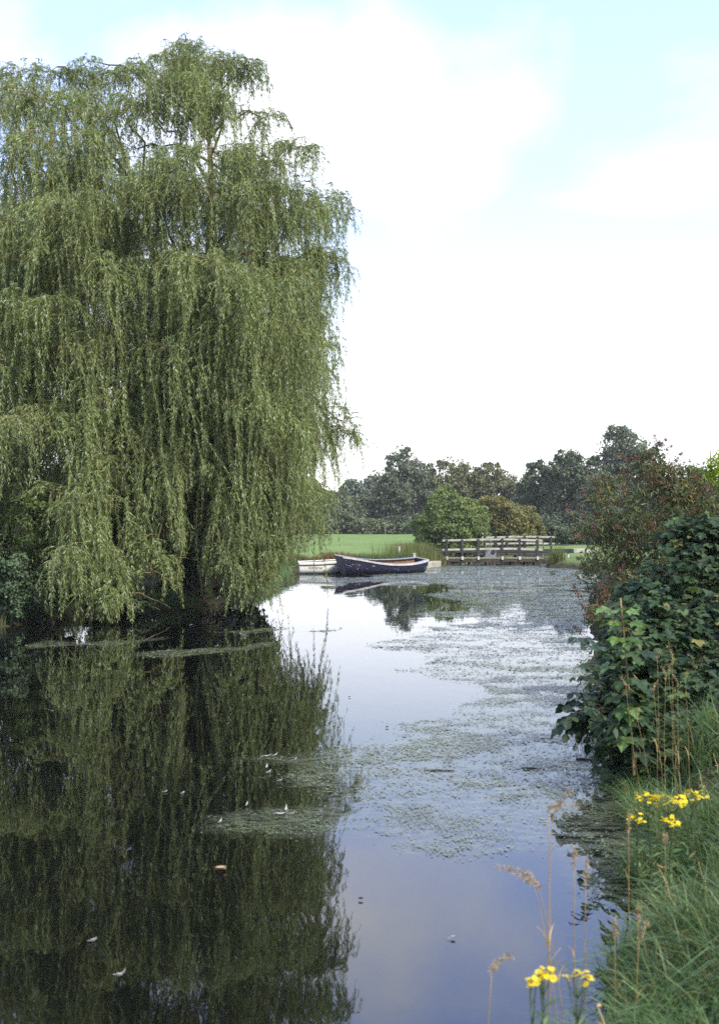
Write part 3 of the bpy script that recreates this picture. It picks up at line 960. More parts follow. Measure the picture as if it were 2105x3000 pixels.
def strand(b, o, d0, L, leaf0=0.08, lsc=1.0, straight=0.5, side=True):
    st = 0.14
    n = max(4, int(L / st))
    ss = np.arange(n + 1) * (L / n)
    w = np.exp(-ss / straight)[:, None]
    drift = np.cumsum(rng.normal(0, 0.045, (n + 1, 3)), 0) + rng.normal(0, 0.05, 3)
    dr = d0 * w * 1.4 + np.array((0, 0, -1.0)) * (1.02 - w) + drift * np.array((1, 1, 0.1))
    dr = norm(dr)
    p = o + np.vstack([np.zeros(3), np.cumsum(dr[:-1] * (L / n), 0)])
    ok = p[:, 2] > 0.02 + rng.random() * 0.05
    qx, qy = CX + p[:, 0] / p[:, 1] * F, HY - (p[:, 2] - H) / p[:, 1] * F
    for (x0_, x1_, y0_, y1_) in GAPS:
        if x0_ < 800 and rng.random() < 0.14:
            continue
        ok &= ~((p[:, 1] < 34.4) & (qx > x0_ + 14 * np.sin(qy * 0.021)) & (qx < x1_ + 16 * np.sin(qy * 0.017 + 2)) & (qy > y0_ + rng.normal(0, 25)) & (qy < y1_))
    if not ok.all():
        cut = int(np.argmin(ok))
        if cut < 4:
            return
        p, dr, ss = p[:cut], dr[:cut], ss[:cut]
        L = ss[-1]
    n = len(p) - 1
    kk = np.unique(np.r_[np.arange(0, n, 3 if side else 4), n])
    if len(kk) >= 2 and L > 0.5:
        b.tube(p[kk], np.linspace(0.0046, 0.0016, len(kk)), 3, rng.random(), 1, False)
    put_leaves(b, p, ss, L * leaf0, L, lsc)
    if side:
        for q in range(rng.integers(1, 4)):
            i0 = rng.integers(1, max(2, int(n * 0.75)))
            a = rng.uniform(0, 2 * math.pi)
            d = norm(np.array((math.cos(a), math.sin(a), rng.uniform(-0.5, 0.5))))
            strand(b, p[i0], d, min(L * 0.5, rng.uniform(0.3, 0.9)), 0.05, lsc * 0.95, 0.22, False)


def put_leaves(b, p, ss, s0, L, lsc):
    m = int((L - s0) / 0.0235)
    if m < 2:
        return
    s = np.sort(rng.uniform(s0, L, m))
    o = np.stack([np.interp(s, ss, p[:, k_]) for k_ in range(3)], 1)
    t = np.stack([np.interp(s, ss, np.gradient(p[:, k_])) for k_ in range(3)], 1)
    t = norm(t)
    a = np.arange(m) * 2.4 + rng.uniform(0, 6) + rng.normal(0, 0.4, m)
    rad = np.stack([np.cos(a), np.sin(a), np.zeros(m)], 1)
    d = norm(t * rng.uniform(0.45, 1.0, m)[:, None] + rad * rng.uniform(0.45, 0.95, m)[:, None] + np.array((0, 0, -0.25)))
    nr = norm(rad * 0.5 + rng.normal(0, 0.5, (m, 3)) + np.array((0, 0, 0.6)))
    Ls = lsc * rng.uniform(0.085, 0.165, m) * (1 - 0.35 * (s / L) ** 3)
    b.leaves(o, d, nr, Ls, Ls * 0.20, T_SPIKE, mi=0)


tri_w = 0
for bi, (px, py, Y, hw, fall, ns) in enumerate(BOUGHS):
    if px < 770 and py > 230 and bi < 96:
        px, py = px + rng.uniform(-28, 28), py + rng.uniform(-50, 50)
        fall = fall * rng.uniform(0.8, 1.35)
    T = at(px, py, Y)
    sc = Y / F
    w, drop = hw * sc, fall * sc
    dl = LP - T
    dist = np.linalg.norm(dl, axis=1) + np.where(LP[:, 2] > T[2] + 1.0, 1.5, 0)
    A = LP[np.argsort(dist)[rng.integers(0, 3)]]
    outward = T - np.array((TREE0[0] - 0.6, TREE0[1], T[2]))
    outward = norm(outward)
    out_h = norm(np.array((outward[0], outward[1], 0)))
    span = np.linalg.norm(T - A)
    pts = branch_pts(A, T, (0, 0, 0.22 * span + 0.15), 9, 0.10)
    tail = T + np.cumsum(np.array([out_h * 0.28 * w + (0, 0, -0.02), out_h * 0.24 * w + (0, 0, -0.14), out_h * 0.16 * w + (0, 0, -0.3)]), 0)
    pts = np.vstack([pts, tail])
    lb = MB()
    lb.tube(pts, np.linspace(0.028 + 0.006 * span, 0.006, len(pts)), 6)
    fo = MB()
    n_side = max(4, int(ns / 4.4))
    for q in range(n_side):
        # a side branchlet from the bough
        t = 0.35 + 0.65 * rng.random() ** 0.7
        i0 = t * (len(pts) - 1)
        o = pts[int(i0)] + (pts[min(int(i0) + 1, len(pts) - 1)] - pts[int(i0)]) * (i0 % 1)
        o = o * 0.55 + T * 0.45 if np.linalg.norm(o - T) > 1.6 * w else o
        a = rng.uniform(0, 2 * math.pi)
        dh = norm(np.array((math.cos(a), math.sin(a), 0)) + out_h * 0.35)
        ln_ = w * rng.uniform(0.35, 1.0)
        e_ = o + dh * ln_ + np.array((0, 0, rng.uniform(-0.35, 0.22) * ln_))
        bp_ = branch_pts(o, e_, (0, 0, 0.18 * ln_), 5, 0.12)
        fo.tube(bp_, np.linspace(0.013, 0.005, 5), 4, rng.random(), 1, False)
        for r_ in range(6):
            tt = rng.uniform(0.15, 1)
            oo = bp_[0] + (bp_[-1] - bp_[0]) * tt + np.array((0, 0, 0.18 * ln_ * 2 * tt * (1 - tt)))
            d0 = norm(dh * rng.uniform(0.3, 1.0) + rng.normal(0, 0.35, 3) + np.array((0, 0, rng.uniform(-0.1, 0.5))))
            L = drop * (rng.uniform(0.45, 1.02) if rng.random() < 0.8 else rng.uniform(0.2, 0.5))
            strand(fo, oo, d0, L, 0.06 + 0.1 * rng.random(), 1.0, rng.uniform(0.18, 0.5))
    bo = obj('bough', lb.mesh('bough', M['willow_bark'], True, TREE0), willow)
    obj('foliage', fo.mesh('foliage', [M['willow'], M['willow_twig']], False, TREE0), bo, kind='stuff')
    tri_w += fo.ntri() + lb.ntri()
print('willow tris', tri_w, 'boughs', len(BOUGHS))
TRI['willow'] = tri_w
# bare old branches leaning out of the crown into the water
for pa, pb, bend, r0 in (((350, 1752, 29.5), (470, 1788, 30.3), (0, 0, 0.18), 0.022), ((355, 1735, 29.6), (500, 1782, 29.9), (0, 0, 0.20), 0.026), ((410, 1668, 29.2), (520, 1740, 29.0), (0.1, 0, 0.45), 0.018), ((175, 1600, 28.2), (250, 1590, 28.0), (0, 0, 0.12), 0.014)):
    lb = MB()
    lb.tube(branch_pts(at(*pa), at(*pb), bend, 9, 0.08), np.linspace(r0, r0 * 0.4, 9), 6)
    obj('bare_branch', lb.mesh('bare_branch', M['stem_tan'], True, TREE0), willow)

# ivy up the willow trunk
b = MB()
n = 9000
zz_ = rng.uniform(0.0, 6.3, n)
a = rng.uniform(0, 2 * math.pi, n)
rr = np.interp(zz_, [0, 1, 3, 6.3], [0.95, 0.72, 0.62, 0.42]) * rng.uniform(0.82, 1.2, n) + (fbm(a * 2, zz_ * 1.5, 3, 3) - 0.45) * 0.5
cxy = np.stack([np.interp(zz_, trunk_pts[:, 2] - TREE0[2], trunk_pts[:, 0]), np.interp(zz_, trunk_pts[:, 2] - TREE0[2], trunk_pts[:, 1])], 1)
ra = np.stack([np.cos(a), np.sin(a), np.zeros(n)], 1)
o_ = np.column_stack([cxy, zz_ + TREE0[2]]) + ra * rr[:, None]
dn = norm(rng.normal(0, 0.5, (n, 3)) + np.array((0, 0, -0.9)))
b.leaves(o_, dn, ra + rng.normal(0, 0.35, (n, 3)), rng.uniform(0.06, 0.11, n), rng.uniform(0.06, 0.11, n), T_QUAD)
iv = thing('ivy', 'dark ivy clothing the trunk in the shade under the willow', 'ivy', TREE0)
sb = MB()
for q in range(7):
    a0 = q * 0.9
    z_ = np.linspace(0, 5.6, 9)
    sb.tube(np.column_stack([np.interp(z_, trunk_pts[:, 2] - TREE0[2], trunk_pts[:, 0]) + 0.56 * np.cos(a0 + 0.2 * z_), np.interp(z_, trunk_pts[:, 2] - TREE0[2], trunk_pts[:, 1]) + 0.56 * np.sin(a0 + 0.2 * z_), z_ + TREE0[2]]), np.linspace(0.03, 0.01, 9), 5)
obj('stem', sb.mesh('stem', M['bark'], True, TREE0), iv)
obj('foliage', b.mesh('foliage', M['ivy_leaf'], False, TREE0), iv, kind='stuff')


# ================================================================== shrubs on the banks
def make_bush(name, label, base, c, rad, n_clump, n_leaf, lsize, mat, tmpl=T_QUAD, clump=0.3, aspect=0.6, group=None, n_stem=7, shell=0.4, low=-0.95, stem_mat='bark', droop=0.15, cat='bush'):
    base = np.asarray(base, float)
    t = thing(name, label, cat, base, group)
    b = MB()
    cc, _ = crown(b, c, rad, n_clump, n_leaf, lsize, tmpl, clump, aspect, low, shell, droop=droop)
    sb = MB()
    for q in rng.permutation(len(cc))[:n_stem]:
        s = base + np.array((rng.normal(0, 0.15), rng.normal(0, 0.15), -0.1))
        sb.tube(branch_pts(s, cc[q], (0, 0, 0.1), 7, 0.08), np.linspace(0.03, 0.008, 7), 5)
    obj('stem', sb.mesh('stem', M[stem_mat], True, base), t)
    obj('foliage', b.mesh('foliage', M[mat], False, base), t, kind='stuff')
    return t, cc


def bush_px(name, label, px, py_top, py_bot, Y, hw, *a, depth=None, **k):
    """bush filling a column of the photograph at distance Y"""
    x = (px - CX) / F * Y
    z1, z0 = H - (py_top - HY) / F * Y, H - (py_bot - HY) / F * Y
    r = hw / F * Y
    return make_bush(name, label, (x, Y, max(gz_at(x, Y), 0.0)), (x, Y, (z0 + z1) / 2), np.array((r, depth or r, (z1 - z0) / 2)) * 0.85, *a, **k)


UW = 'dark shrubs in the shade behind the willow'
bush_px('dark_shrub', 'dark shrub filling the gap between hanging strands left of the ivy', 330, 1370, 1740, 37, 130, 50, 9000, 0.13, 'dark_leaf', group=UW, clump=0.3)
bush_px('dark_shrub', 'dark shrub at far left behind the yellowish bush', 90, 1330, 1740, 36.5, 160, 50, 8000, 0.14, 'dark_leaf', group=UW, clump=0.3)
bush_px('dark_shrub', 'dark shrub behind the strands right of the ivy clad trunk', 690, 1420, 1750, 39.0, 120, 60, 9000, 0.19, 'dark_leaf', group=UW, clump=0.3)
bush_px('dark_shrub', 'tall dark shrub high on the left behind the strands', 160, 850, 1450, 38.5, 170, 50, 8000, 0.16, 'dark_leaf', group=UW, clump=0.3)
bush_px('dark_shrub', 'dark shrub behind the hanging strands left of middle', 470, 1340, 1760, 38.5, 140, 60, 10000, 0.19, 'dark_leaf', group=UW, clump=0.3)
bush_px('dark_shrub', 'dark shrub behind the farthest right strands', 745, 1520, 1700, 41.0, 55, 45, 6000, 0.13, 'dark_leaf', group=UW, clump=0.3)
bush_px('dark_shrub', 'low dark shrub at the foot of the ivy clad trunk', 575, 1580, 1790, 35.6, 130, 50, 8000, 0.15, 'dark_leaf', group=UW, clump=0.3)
for q_, (px_, pt_, Y_) in enumerate(((-70, 1120, 45), (110, 1180, 47), (290, 1200, 46), (450, 1230, 47), (-160, 1050, 35), (610, 1330, 47))):  # thickets added to keep bright sky gaps out of the water's reflection
    bush_px('dark_shrub', ['added dark thicket blocking sky behind the willow at left edge', 'added dark thicket blocking sky far behind the yellowish bush', 'added dark thicket blocking sky far behind left strands', 'added dark thicket blocking sky far behind the middle strands', 'added dark thicket blocking sky outermost left beside the willow', 'added dark thicket blocking sky far behind the ivy clad trunk'][q_],
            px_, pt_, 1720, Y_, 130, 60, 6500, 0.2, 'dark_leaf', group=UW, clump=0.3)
bush_px('elder_bush', 'yellow green leafy bush at left edge under the willow', 120, 1375, 1700, 28.7, 95, 46, 9000, 0.085, 'elder_leaf', T_OVAL, clump=0.3)
bush_px('bramble_bush', 'low bramble on the bank between the hanging fronds left of the ivy', 370, 1705, 1800, 30.9, 120, 36, 5000, 0.085, 'bramble_leaf', T_OVAL, clump=0.32, aspect=0.8)
bush_px('bramble_bush', 'bramble bush with round leaves at the left border close to water', 10, 1600, 1850, 27.4, 90, 40, 5200, 0.085, 'bramble_leaf', T_OVAL, clump=0.32, aspect=0.8)
bush_px('bramble_bush', 'low bramble bush with round leaves at waterline on far left', 150, 1660, 1815, 28.2, 110, 34, 5200, 0.085, 'bramble_leaf', T_OVAL, clump=0.32, aspect=0.8)

# ---- right bank: buddleia
BX, BY_ = 6.75, 24.5
bud = thing('buddleia_bush', 'big bush with brown seed panicles and a few pink ones on right bank', 'bush', (BX, BY_, 0.4))
b = MB()
cl, cr1 = crown(b, (BX, BY_, 1.95), np.array((1.65, 1.6, 1.85)), 140, 24000, 0.14, T_WILLOW, 0.26, 0.27, -0.9, 0.45, droop=0.5)
cl2, _ = crown(b, (5.15, 22.6, 0.75), np.array((0.62, 0.7, 0.42)), 26, 1700, 0.12, T_WILLOW, 0.34, 0.26, -0.9, 0.45, droop=0.5)
b2c = np.vstack([cl, cl2])
obj('foliage', b.mesh('foliage', M['buddleia_leaf'], False, (BX, BY_, 0.4)), bud, kind='stuff')
sb = MB()
for q in rng.permutation(len(b2c))[:26]:
    sb.tube(branch_pts((BX + rng.normal(0, 0.2), BY_ + rng.normal(0, 0.2), 0.3), b2c[q] + rng.normal(0, 0.1, 3), (0, 0, 0.35), 8, 0.06), np.linspace(0.03, 0.006, 8), 5)
obj('stem', sb.mesh('stem', M['stem_tan'], True, (BX, BY_, 0.4)), bud)


def panicle_mesh(mat, n=70):
    b = MB()
    s = rng.random(n)
    a = rng.uniform(0, 6.28, n)
    r = 0.026 * (1 - s ** 1.5) + 0.004
    o = np.stack([np.cos(a) * r, np.sin(a) * r, s * 0.22], 1)
    d = norm(np.stack([np.cos(a), np.sin(a), np.full(n, 0.8)], 1) + rng.normal(0, 0.3, (n, 3)))
    b.leaves(o, d, rng.normal(size=(n, 3)), 0.03, 0.022, T_QUAD)
    b.tube([(0, 0, -0.06), (0.003, 0, 0.1), (0, 0, 0.21)], [0.004, 0.003, 0.002], 4, 0.2, 0, False)
    return b.mesh('panicle', mat)


PAN = [panicle_mesh(M['panicle']) for q in range(3)]
PINK = panicle_mesh(M['panicle_pink'])
for q in range(280):
    c = b2c[rng.integers(0, len(b2c))]
    d = norm(rng.normal(size=3) + np.array((-0.35, -0.8, 0.45)))
    p = c + d * rng.uniform(0.2, 0.42)
    pk = q % 60 == 0
    o = obj('panicle', PINK if pk else PAN[q % 3], bud, loc=tuple(p - np.array((BX, BY_, 0.4))))
    if pk:
        o['label'] = 'pink flower panicle'
    ax = norm(np.array((d[0], d[1], abs(d[2]) * 0.6 + 0.15)))
    o.rotation_euler = Vector(ax).to_track_quat('Z', 'Y').to_euler()
    s = rng.uniform(0.8, 1.6)
    o.scale = (s, s, s)
# pink topmost sprays
for (px, py) in ((1920, 1300), (1935, 1312), (1945, 1322), (1912, 1316), (1702, 1455), (1664, 1498), (1738, 1560)):
    p = at(px, py, 24.0)
    o = obj('panicle', PINK, bud, loc=tuple(p - np.array((BX, BY_, 0.4))))
    o['label'] = 'pink flower panicle'
    o.rotation_euler = Vector(norm((rng.normal(0.2, 0.5), -0.3, 0.7))).to_track_quat('Z', 'Y').to_euler()
    s = rng.uniform(0.9, 1.2)
    o.scale = (s, s, s)
for (px, py) in ((1930, 1322), (1700, 1470), (1662, 1502), (1632, 1716)):
    sb = MB()
    e_ = at(px, py, 24.0)
    near = b2c[np.argmin(np.linalg.norm(b2c - e_, axis=1))]
    pp = branch_pts(near, e_, (0, 0, 0.08), 6, 0.05)
    sb.tube(pp, np.linspace(0.008, 0.003, 6), 4, mi=1)
    for q in range(14):
        t = rng.uniform(0.2, 1) * 5
        o1 = pp[min(5, int(t))]
        sb.leaves([o1], [norm(rng.normal(size=3) + (0, 0, -0.2))], [rng.normal(size=3)], 0.13, 0.032, T_WILLOW)
    obj('spray', sb.mesh('spray', [M['buddleia_leaf'], M['stem_tan']], False, (BX, BY_, 0.4)), bud)

# conifer at the right edge
b = MB()
for q in range(60):
    a = rng.uniform(0, 6.28)
    z = rng.uniform(0.6, 4.1)
    rad = 1.5 * (1 - (z - 0.6) / 4.4)
    c0 = np.array((8.25 + math.cos(a) * rad, 26.5 + math.sin(a) * rad, z))
    n = 70
    t = rng.random(n)
    dr = norm(np.array((math.cos(a), math.sin(a), 0.35)))
    o_ = c0 - dr * 0.5 * (1 - t)[:, None] + rng.normal(0, 0.07, (n, 3))
    b.leaves(o_, norm(dr + rng.normal(0, 0.45, (n, 3))), rng.normal(size=(n, 3)), 0.13, 0.04, T_WILLOW)
cf = thing('conifer_bush', 'bright yellow green conifer at the right edge behind the panicle bush', 'conifer', (8.25, 26.5, 0.45))
obj('foliage', b.mesh('foliage', M['conifer_leaf'], False, (8.25, 26.5, 0.45)), cf, kind='stuff')
sb = MB()
sb.tube([(8.25, 26.5, 0.3), (8.27, 26.5, 2), (8.25, 26.5, 4.2)], [0.09, 0.06, 0.01], 7)
obj('trunk', sb.mesh('trunk', M['bark'], True, (8.25, 26.5, 0.45)), cf)


# ---- right bank: sycamore thicket with leaves one can pick apart
def maple_leaf_mesh(mat, seed):
    b = MB()
    T, TF = T_MAPLE
    v = T.copy()
    r2 = np.random.default_rng(seed)
    v[:, 2] += r2.normal(0, 0.018, len(v)) - 0.12 * v[:, 0] ** 2 + 0.05 * np.abs(v[:, 1])
    v[:, :2] *= 1 + r2.normal(0, 0.05, (len(v), 2))
    b.add(v, np.array(TF[0]), r2.random())
    b.tube([(-0.55, 0, 0.10), (-0.25, 0, 0.05), (0, 0, 0)], [0.014, 0.012, 0.010], 3, 0.1, 1, False)
    return b.mesh('leaf', [mat, M['stem_tan']])


SYC = [maple_leaf_mesh(M['sycamore_leaf'], s) for s in range(14)]
YOUNG = [maple_leaf_mesh(M['sycamore_young'], s) for s in range(4)]


def place_leaf(parent, origin, base, d, nr, size, mesh):
    d, nr = norm(d), norm(nr)
    s = norm(np.cross(nr, d))
    n_ = np.cross(d, s)
    o = obj('leaf', mesh, parent, loc=tuple(np.asarray(base) - origin))
    from mathutils import Matrix
    o.rotation_euler = Matrix((d, s, n_)).transposed().to_euler()
    o.scale = (size, size, size)
    return o


def thicket(label, centres, origin, n_parts, n_stuff, lsize, stems):
    origin = np.asarray(origin, float)
    t = thing('sycamore_bush', label, 'bush', origin, 'sycamore bushes on the right bank')
    sh = []
    for (c, r, wgt) in centres:
        n = int((n_parts + n_stuff) * wgt)
        d = norm(rng.normal(size=(n, 3)))
        d[:, 1] = np.where(d[:, 1] > 0.35, -d[:, 1], d[:, 1])
        k = (0.35 + 0.65 * rng.random(n) ** 0.45) * np.where(rng.random(n) < 0.16, rng.uniform(1.0, 1.35, n), 1)
        k *= 1 + 0.16 * np.sin(d[:, 0] * 5 + c[0] * 3) * np.cos(d[:, 2] * 6)
        p = np.asarray(c) + d * np.asarray(r) * k[:, None]
        sh.append((p, d, k))
    p = np.vstack([s[0] for s in sh])
    d = np.vstack([s[1] for s in sh])
    k = np.concatenate([s[2] for s in sh])
    ok = p[:, 2] > 0.06
    p, d, k = p[ok], d[ok], k[ok]
    order = np.argsort(p[:, 1] - 0.5 * k)       # those nearest the water side and the viewer come first
    p, d, k = p[order], d[order], k[order]
    ld = norm(d * np.array((1, 1, 0.3)) + rng.normal(0, 0.35, d.shape) + np.array((-0.1, -0.15, -0.5)))
    nr = norm(d * 0.35 + rng.normal(0, 0.34, d.shape) + np.array((0, -0.05, 1.1)))
    p = p + rng.normal(0, 0.07, p.shape)
    ls = lsize * rng.uniform(0.45, 1.35, len(p))
    for q in range(min(n_parts, len(p))):
        place_leaf(t, origin, p[q], ld[q], nr[q], ls[q], YOUNG[q % 4] if rng.random() < 0.12 * k[q] else SYC[q % len(SYC)])
    b = MB()
    b.leaves(p[n_parts:], ld[n_parts:], nr[n_parts:], ls[n_parts:], ls[n_parts:], T_MAPLE)
    obj('foliage', b.mesh('foliage', M['sycamore_leaf'], False, origin), t, kind='stuff')
    for (a_, c_, bend) in stems:
        sb = MB()
        sb.tube(branch_pts(a_, c_, bend, 8, 0.03), np.linspace(0.016, 0.006, 8), 5)
        obj('stem', sb.mesh('stem', M['stem_tan'], True, origin), t)
    return t


def C(px, py, Y, rx, ry, rz, w):
    return (at(px, py, Y), (rx, ry, rz), w)


thicket('tall dark green sycamore bush at right edge below the panicle bush',
        [C(2045, 1730, 15.0, 0.75, 0.7, 0.68, 0.36), C(1900, 1760, 15.4, 0.42, 0.45, 0.34, 0.18), C(2050, 1570, 15.4, 0.52, 0.5, 0.26, 0.2), C(1885, 1850, 14.2, 0.50, 0.5, 0.42, 0.24)], (4.2, 15.2, 0.4), 300, 3000, 0.112,
        [((4.3, 15.2, 0.3), at(1985, 1650, 15), (0, 0, 0)), ((4.0, 15.2, 0.3), at(1900, 1740, 15), (0, 0, 0.1)), ((4.5, 15.1, 0.3), at(2050, 1580, 15), (0, 0, 0))])
thicket('dark sycamore bush hanging over the water behind the young sapling',
        [C(1845, 2010, 11.6, 0.34, 0.45, 0.55, 0.32), C(1920, 1900, 12.0, 0.5, 0.5, 0.6, 0.36), C(1870, 2190, 10.6, 0.34, 0.4, 0.36, 0.22), C(1990, 2080, 11.2, 0.5, 0.45, 0.55, 0.18), C(2080, 1900, 12.2, 0.5, 0.5, 0.7, 0.16), C(2000, 2210, 10.3, 0.42, 0.35, 0.36, 0.20)], (2.95, 11.6, 0.3), 300, 2800, 0.102,
        [((2.9, 11.6, 0.2), at(1835, 1930, 11.6), (0, 0, 0.1)), ((3.0, 11.6, 0.2), at(1915, 1850, 12), (0, 0, 0.1))])

# young sapling in front with a straight tan stem
S0 = np.array((2.46, 10.1, 0.35))
sap = thing('sycamore_sapling', 'young sycamore sapling with straight tan stem and pale top leaves before the dark bushes', 'sapling', S0)
s_top = at(1816, 1752, 10.1)
sp = branch_pts(S0 + (0, 0, -0.15), s_top, (0.02, 0, 0), 12, 0.006)
sb = MB()
sb.tube(sp, np.linspace(0.013, 0.007, 12), 7)
obj('stem', sb.mesh('stem', M['stem_tan'], True, S0), sap)
for q in range(58):
    t = rng.random() ** 0.8
    lev = math.floor(t * 11) / 11 + rng.normal(0, 0.012)
    z_ = 0.12 + lev * 0.88
    pb_ = np.array([np.interp(z_, np.linspace(0, 1, 12), sp[:, k_]) for k_ in range(3)])
    a = rng.uniform(0, 6.28)
    if q % 3:
        a = rng.uniform(math.pi * 0.75, math.pi * 2.2)
    ra = np.array((math.cos(a), math.sin(a), 0))
    ptl = rng.uniform(0.06, 0.19) * (1.1 - 0.4 * z_)
    base = pb_ + ra * ptl + np.array((0, 0, ptl * 0.25))
    top_ = z_ > 0.80
    d = norm(ra + np.array((0, 0, -0.45 if not top_ else -0.15)) + rng.normal(0, 0.15, 3))
    nr = norm(np.array((0, 0, 1.0)) + ra * 0.35 + rng.normal(0, 0.2, 3))
    place_leaf(sap, S0, base, d, nr, rng.uniform(0.12, 0.19) * (0.85 if top_ else 1), YOUNG[q % 4] if (top_ or rng.random() < 0.14) else SYC[q % len(SYC)])

# ash-like branch reaching over the water
A0 = at(1790, 2140, 11.2)
ash = thing('ash_branch', 'dark branch of small paired leaflets reaching left over the water', 'branch', (2.9, 11.4, 0.3))
ORG = np.array((2.9, 11.4, 0.3))
lb, ab = MB(), MB()
main = branch_pts(ORG + (0, 0, 0.1), at(1700, 2100, 11.0), (0, 0, 0.25), 10, 0.03)
ab.tube(main, np.linspace(0.014, 0.005, 10), 5)
leafpos = []
for (px, py) in ((1626, 2140), (1640, 2110), (1660, 2060), (1662, 2150), (1700, 2120), (1720, 2100), (1632, 2132), (1650, 2070), (1680, 2130), (1690, 2165), (1705, 2060), (1735, 2130), (1740, 2080), (1722, 2175), (1670, 2098), (1755, 2150), (1675, 2030), (1700, 1985), (1715, 1945), (1680, 1870), (1710, 1890), (1725, 2010)):
    e_ = at(px, py, 11.0 + rng.normal(0, 0.15))
    s = main[rng.integers(6, 10)] if py > 2030 else at(px + 80, py + 30, 11.3)
    tw = branch_pts(s, e_, (0, 0, 0.06), 9, 0.03)
    ab.tube(tw, np.linspace(0.004, 0.002, 9), 4, cap=False)
    for i_ in range(3, 9):
        for sd_ in ((-1, 1) if i_ < 8 else (0,)):
            t_ = norm(tw[i_] - tw[i_ - 1])
            sdv = norm(np.cross(t_, (0, 0, 1)))
            leafpos.append((tw[i_], norm(t_ * 0.7 + sdv * sd_ * 0.9 + np.array((0, 0, -0.45)) + rng.normal(0, 0.15, 3)), norm(np.array((0, 0, 1)) + rng.normal(0, 0.4, 3))))


def small_leaf_mesh(seed):
    b = MB()
    T, TF = T_OVAL
    v = T * np.array((1, 0.8, 1)) + np.random.default_rng(seed).normal(0, 0.02, T.shape)
    b.add(v, np.array(TF[0]), np.random.default_rng(seed).random())
    return b.mesh('leaf', M['ash_leaf'])


ASH = [small_leaf_mesh(s) for s in range(6)]
for q, (p, d, nr) in enumerate(leafpos):
    place_leaf(ash, ORG, p, d, nr, rng.uniform(0.08, 0.125), ASH[q % 6])
obj('twig', ab.mesh('twig', M['bark'], True, ORG), ash)

# ================================================================== grass and flowers of the near bank
b = MB()
n = 80000
Yb = 3.2 + rng.random(n) ** 1.3 * 7.2
xr = np.interp(Yb, [p[1] for p in R_BANK[::-1]], [p[0] for p in R_BANK[::-1]])
Xb = xr + rng.random(n) ** 1.5 * (1.6 + 0.20 * Yb) - 0.18
P = np.stack([Xb, Yb], 1)
hz = ground_height(P)
tuft = fbm(P[:, 0] * 1.8, P[:, 1] * 1.8, 55, 3)
ok = (hz > -0.06) & (rng.random(n) < np.clip((tuft - 0.30) * 4.2, 0.04, 1))
P, hz, tuft = P[ok], hz[ok], tuft[ok]
n = len(P)
edge = np.clip((P[:, 0] - np.interp(P[:, 1], [p[1] for p in R_BANK[::-1]], [p[0] for p in R_BANK[::-1]])) / 0.3, 0.6, 1)
hh = (0.14 + 0.50 * rng.random(n) ** 1.3) * np.clip(0.5 + tuft, 0.6, 1.25) * edge * np.interp(P[:, 1], [3, 5, 8], [0.55, 0.85, 1.0])
ln_a = rng.normal(0, 1, (n, 2)) * 0.85 + np.stack([fbm(P[:, 0] * 2, P[:, 1] * 2, 61, 2) - 0.52, fbm(P[:, 0] * 2, P[:, 1] * 2, 62, 2) - 0.5], 1) * 1.5
ribbon_blades(b, np.column_stack([P, hz - 0.01]), hh, ln_a * hh[:, None] * 0.6, 0.003 + 0.010 * rng.random(n) ** 2.2, 4, 0.55)
TRI['grass'] = b.ntri()
obj('bank_grass', b.mesh('bank_grass', M['grass']), kind='stuff', label='long green grass growing on the near right bank', cat='grass')

# broad leaved weeds and dead stems mixed into the grass
b = MB()
for q in range(150):
    y_ = rng.uniform(4.2, 9.6)
    x_ = np.interp(y_, [p[1] for p in R_BANK[::-1]], [p[0] for p in R_BANK[::-1]]) + rng.random() ** 1.2 * (1.2 + 0.15 * y_)
    z_ = gz_at(x_, y_)
    if z_ < 0.02:
        continue
    hgt = rng.uniform(0.15, 0.42)
    dead = rng.random() < 0.25
    st_ = branch_pts((x_, y_, z_), (x_ + rng.normal(0, 0.09), y_ + rng.normal(0, 0.09), z_ + hgt * (1.25 if dead else 1)), (0, 0, 0), 6, 0.06)
    b.tube(st_, np.linspace(0.004, 0.002, 6), 4, 0.97 if dead else 0.4, 1 if dead else 0, False)
    m_ = rng.integers(7, 16)
    tt = rng.random(m_)
    o_ = np.stack([np.interp(tt, np.linspace(0, 1, 6), st_[:, k_]) for k_ in range(3)], 1)
    a = rng.uniform(0, 6.28, m_)
    b.leaves(o_, np.stack([np.cos(a), np.sin(a), rng.normal(-0.1, 0.35, m_)], 1), np.tile((0, 0, 1.0), (m_, 1)) + rng.normal(0, 0.3, (m_, 3)), rng.uniform(0.04, 0.11, m_) * (0.4 if dead else 1), rng.uniform(0.018, 0.045, m_) * (0.4 if dead else 1), T_OVAL, mi=1 if dead else 0)
obj('bank_weeds', b.mesh('bank_weeds', [M['bramble_leaf'], M['straw']]), kind='stuff', label='broad leaved weeds and dead stems scattered through the bank grass', cat='weeds')

STK = 'tall dry grass stalks at the water edge'


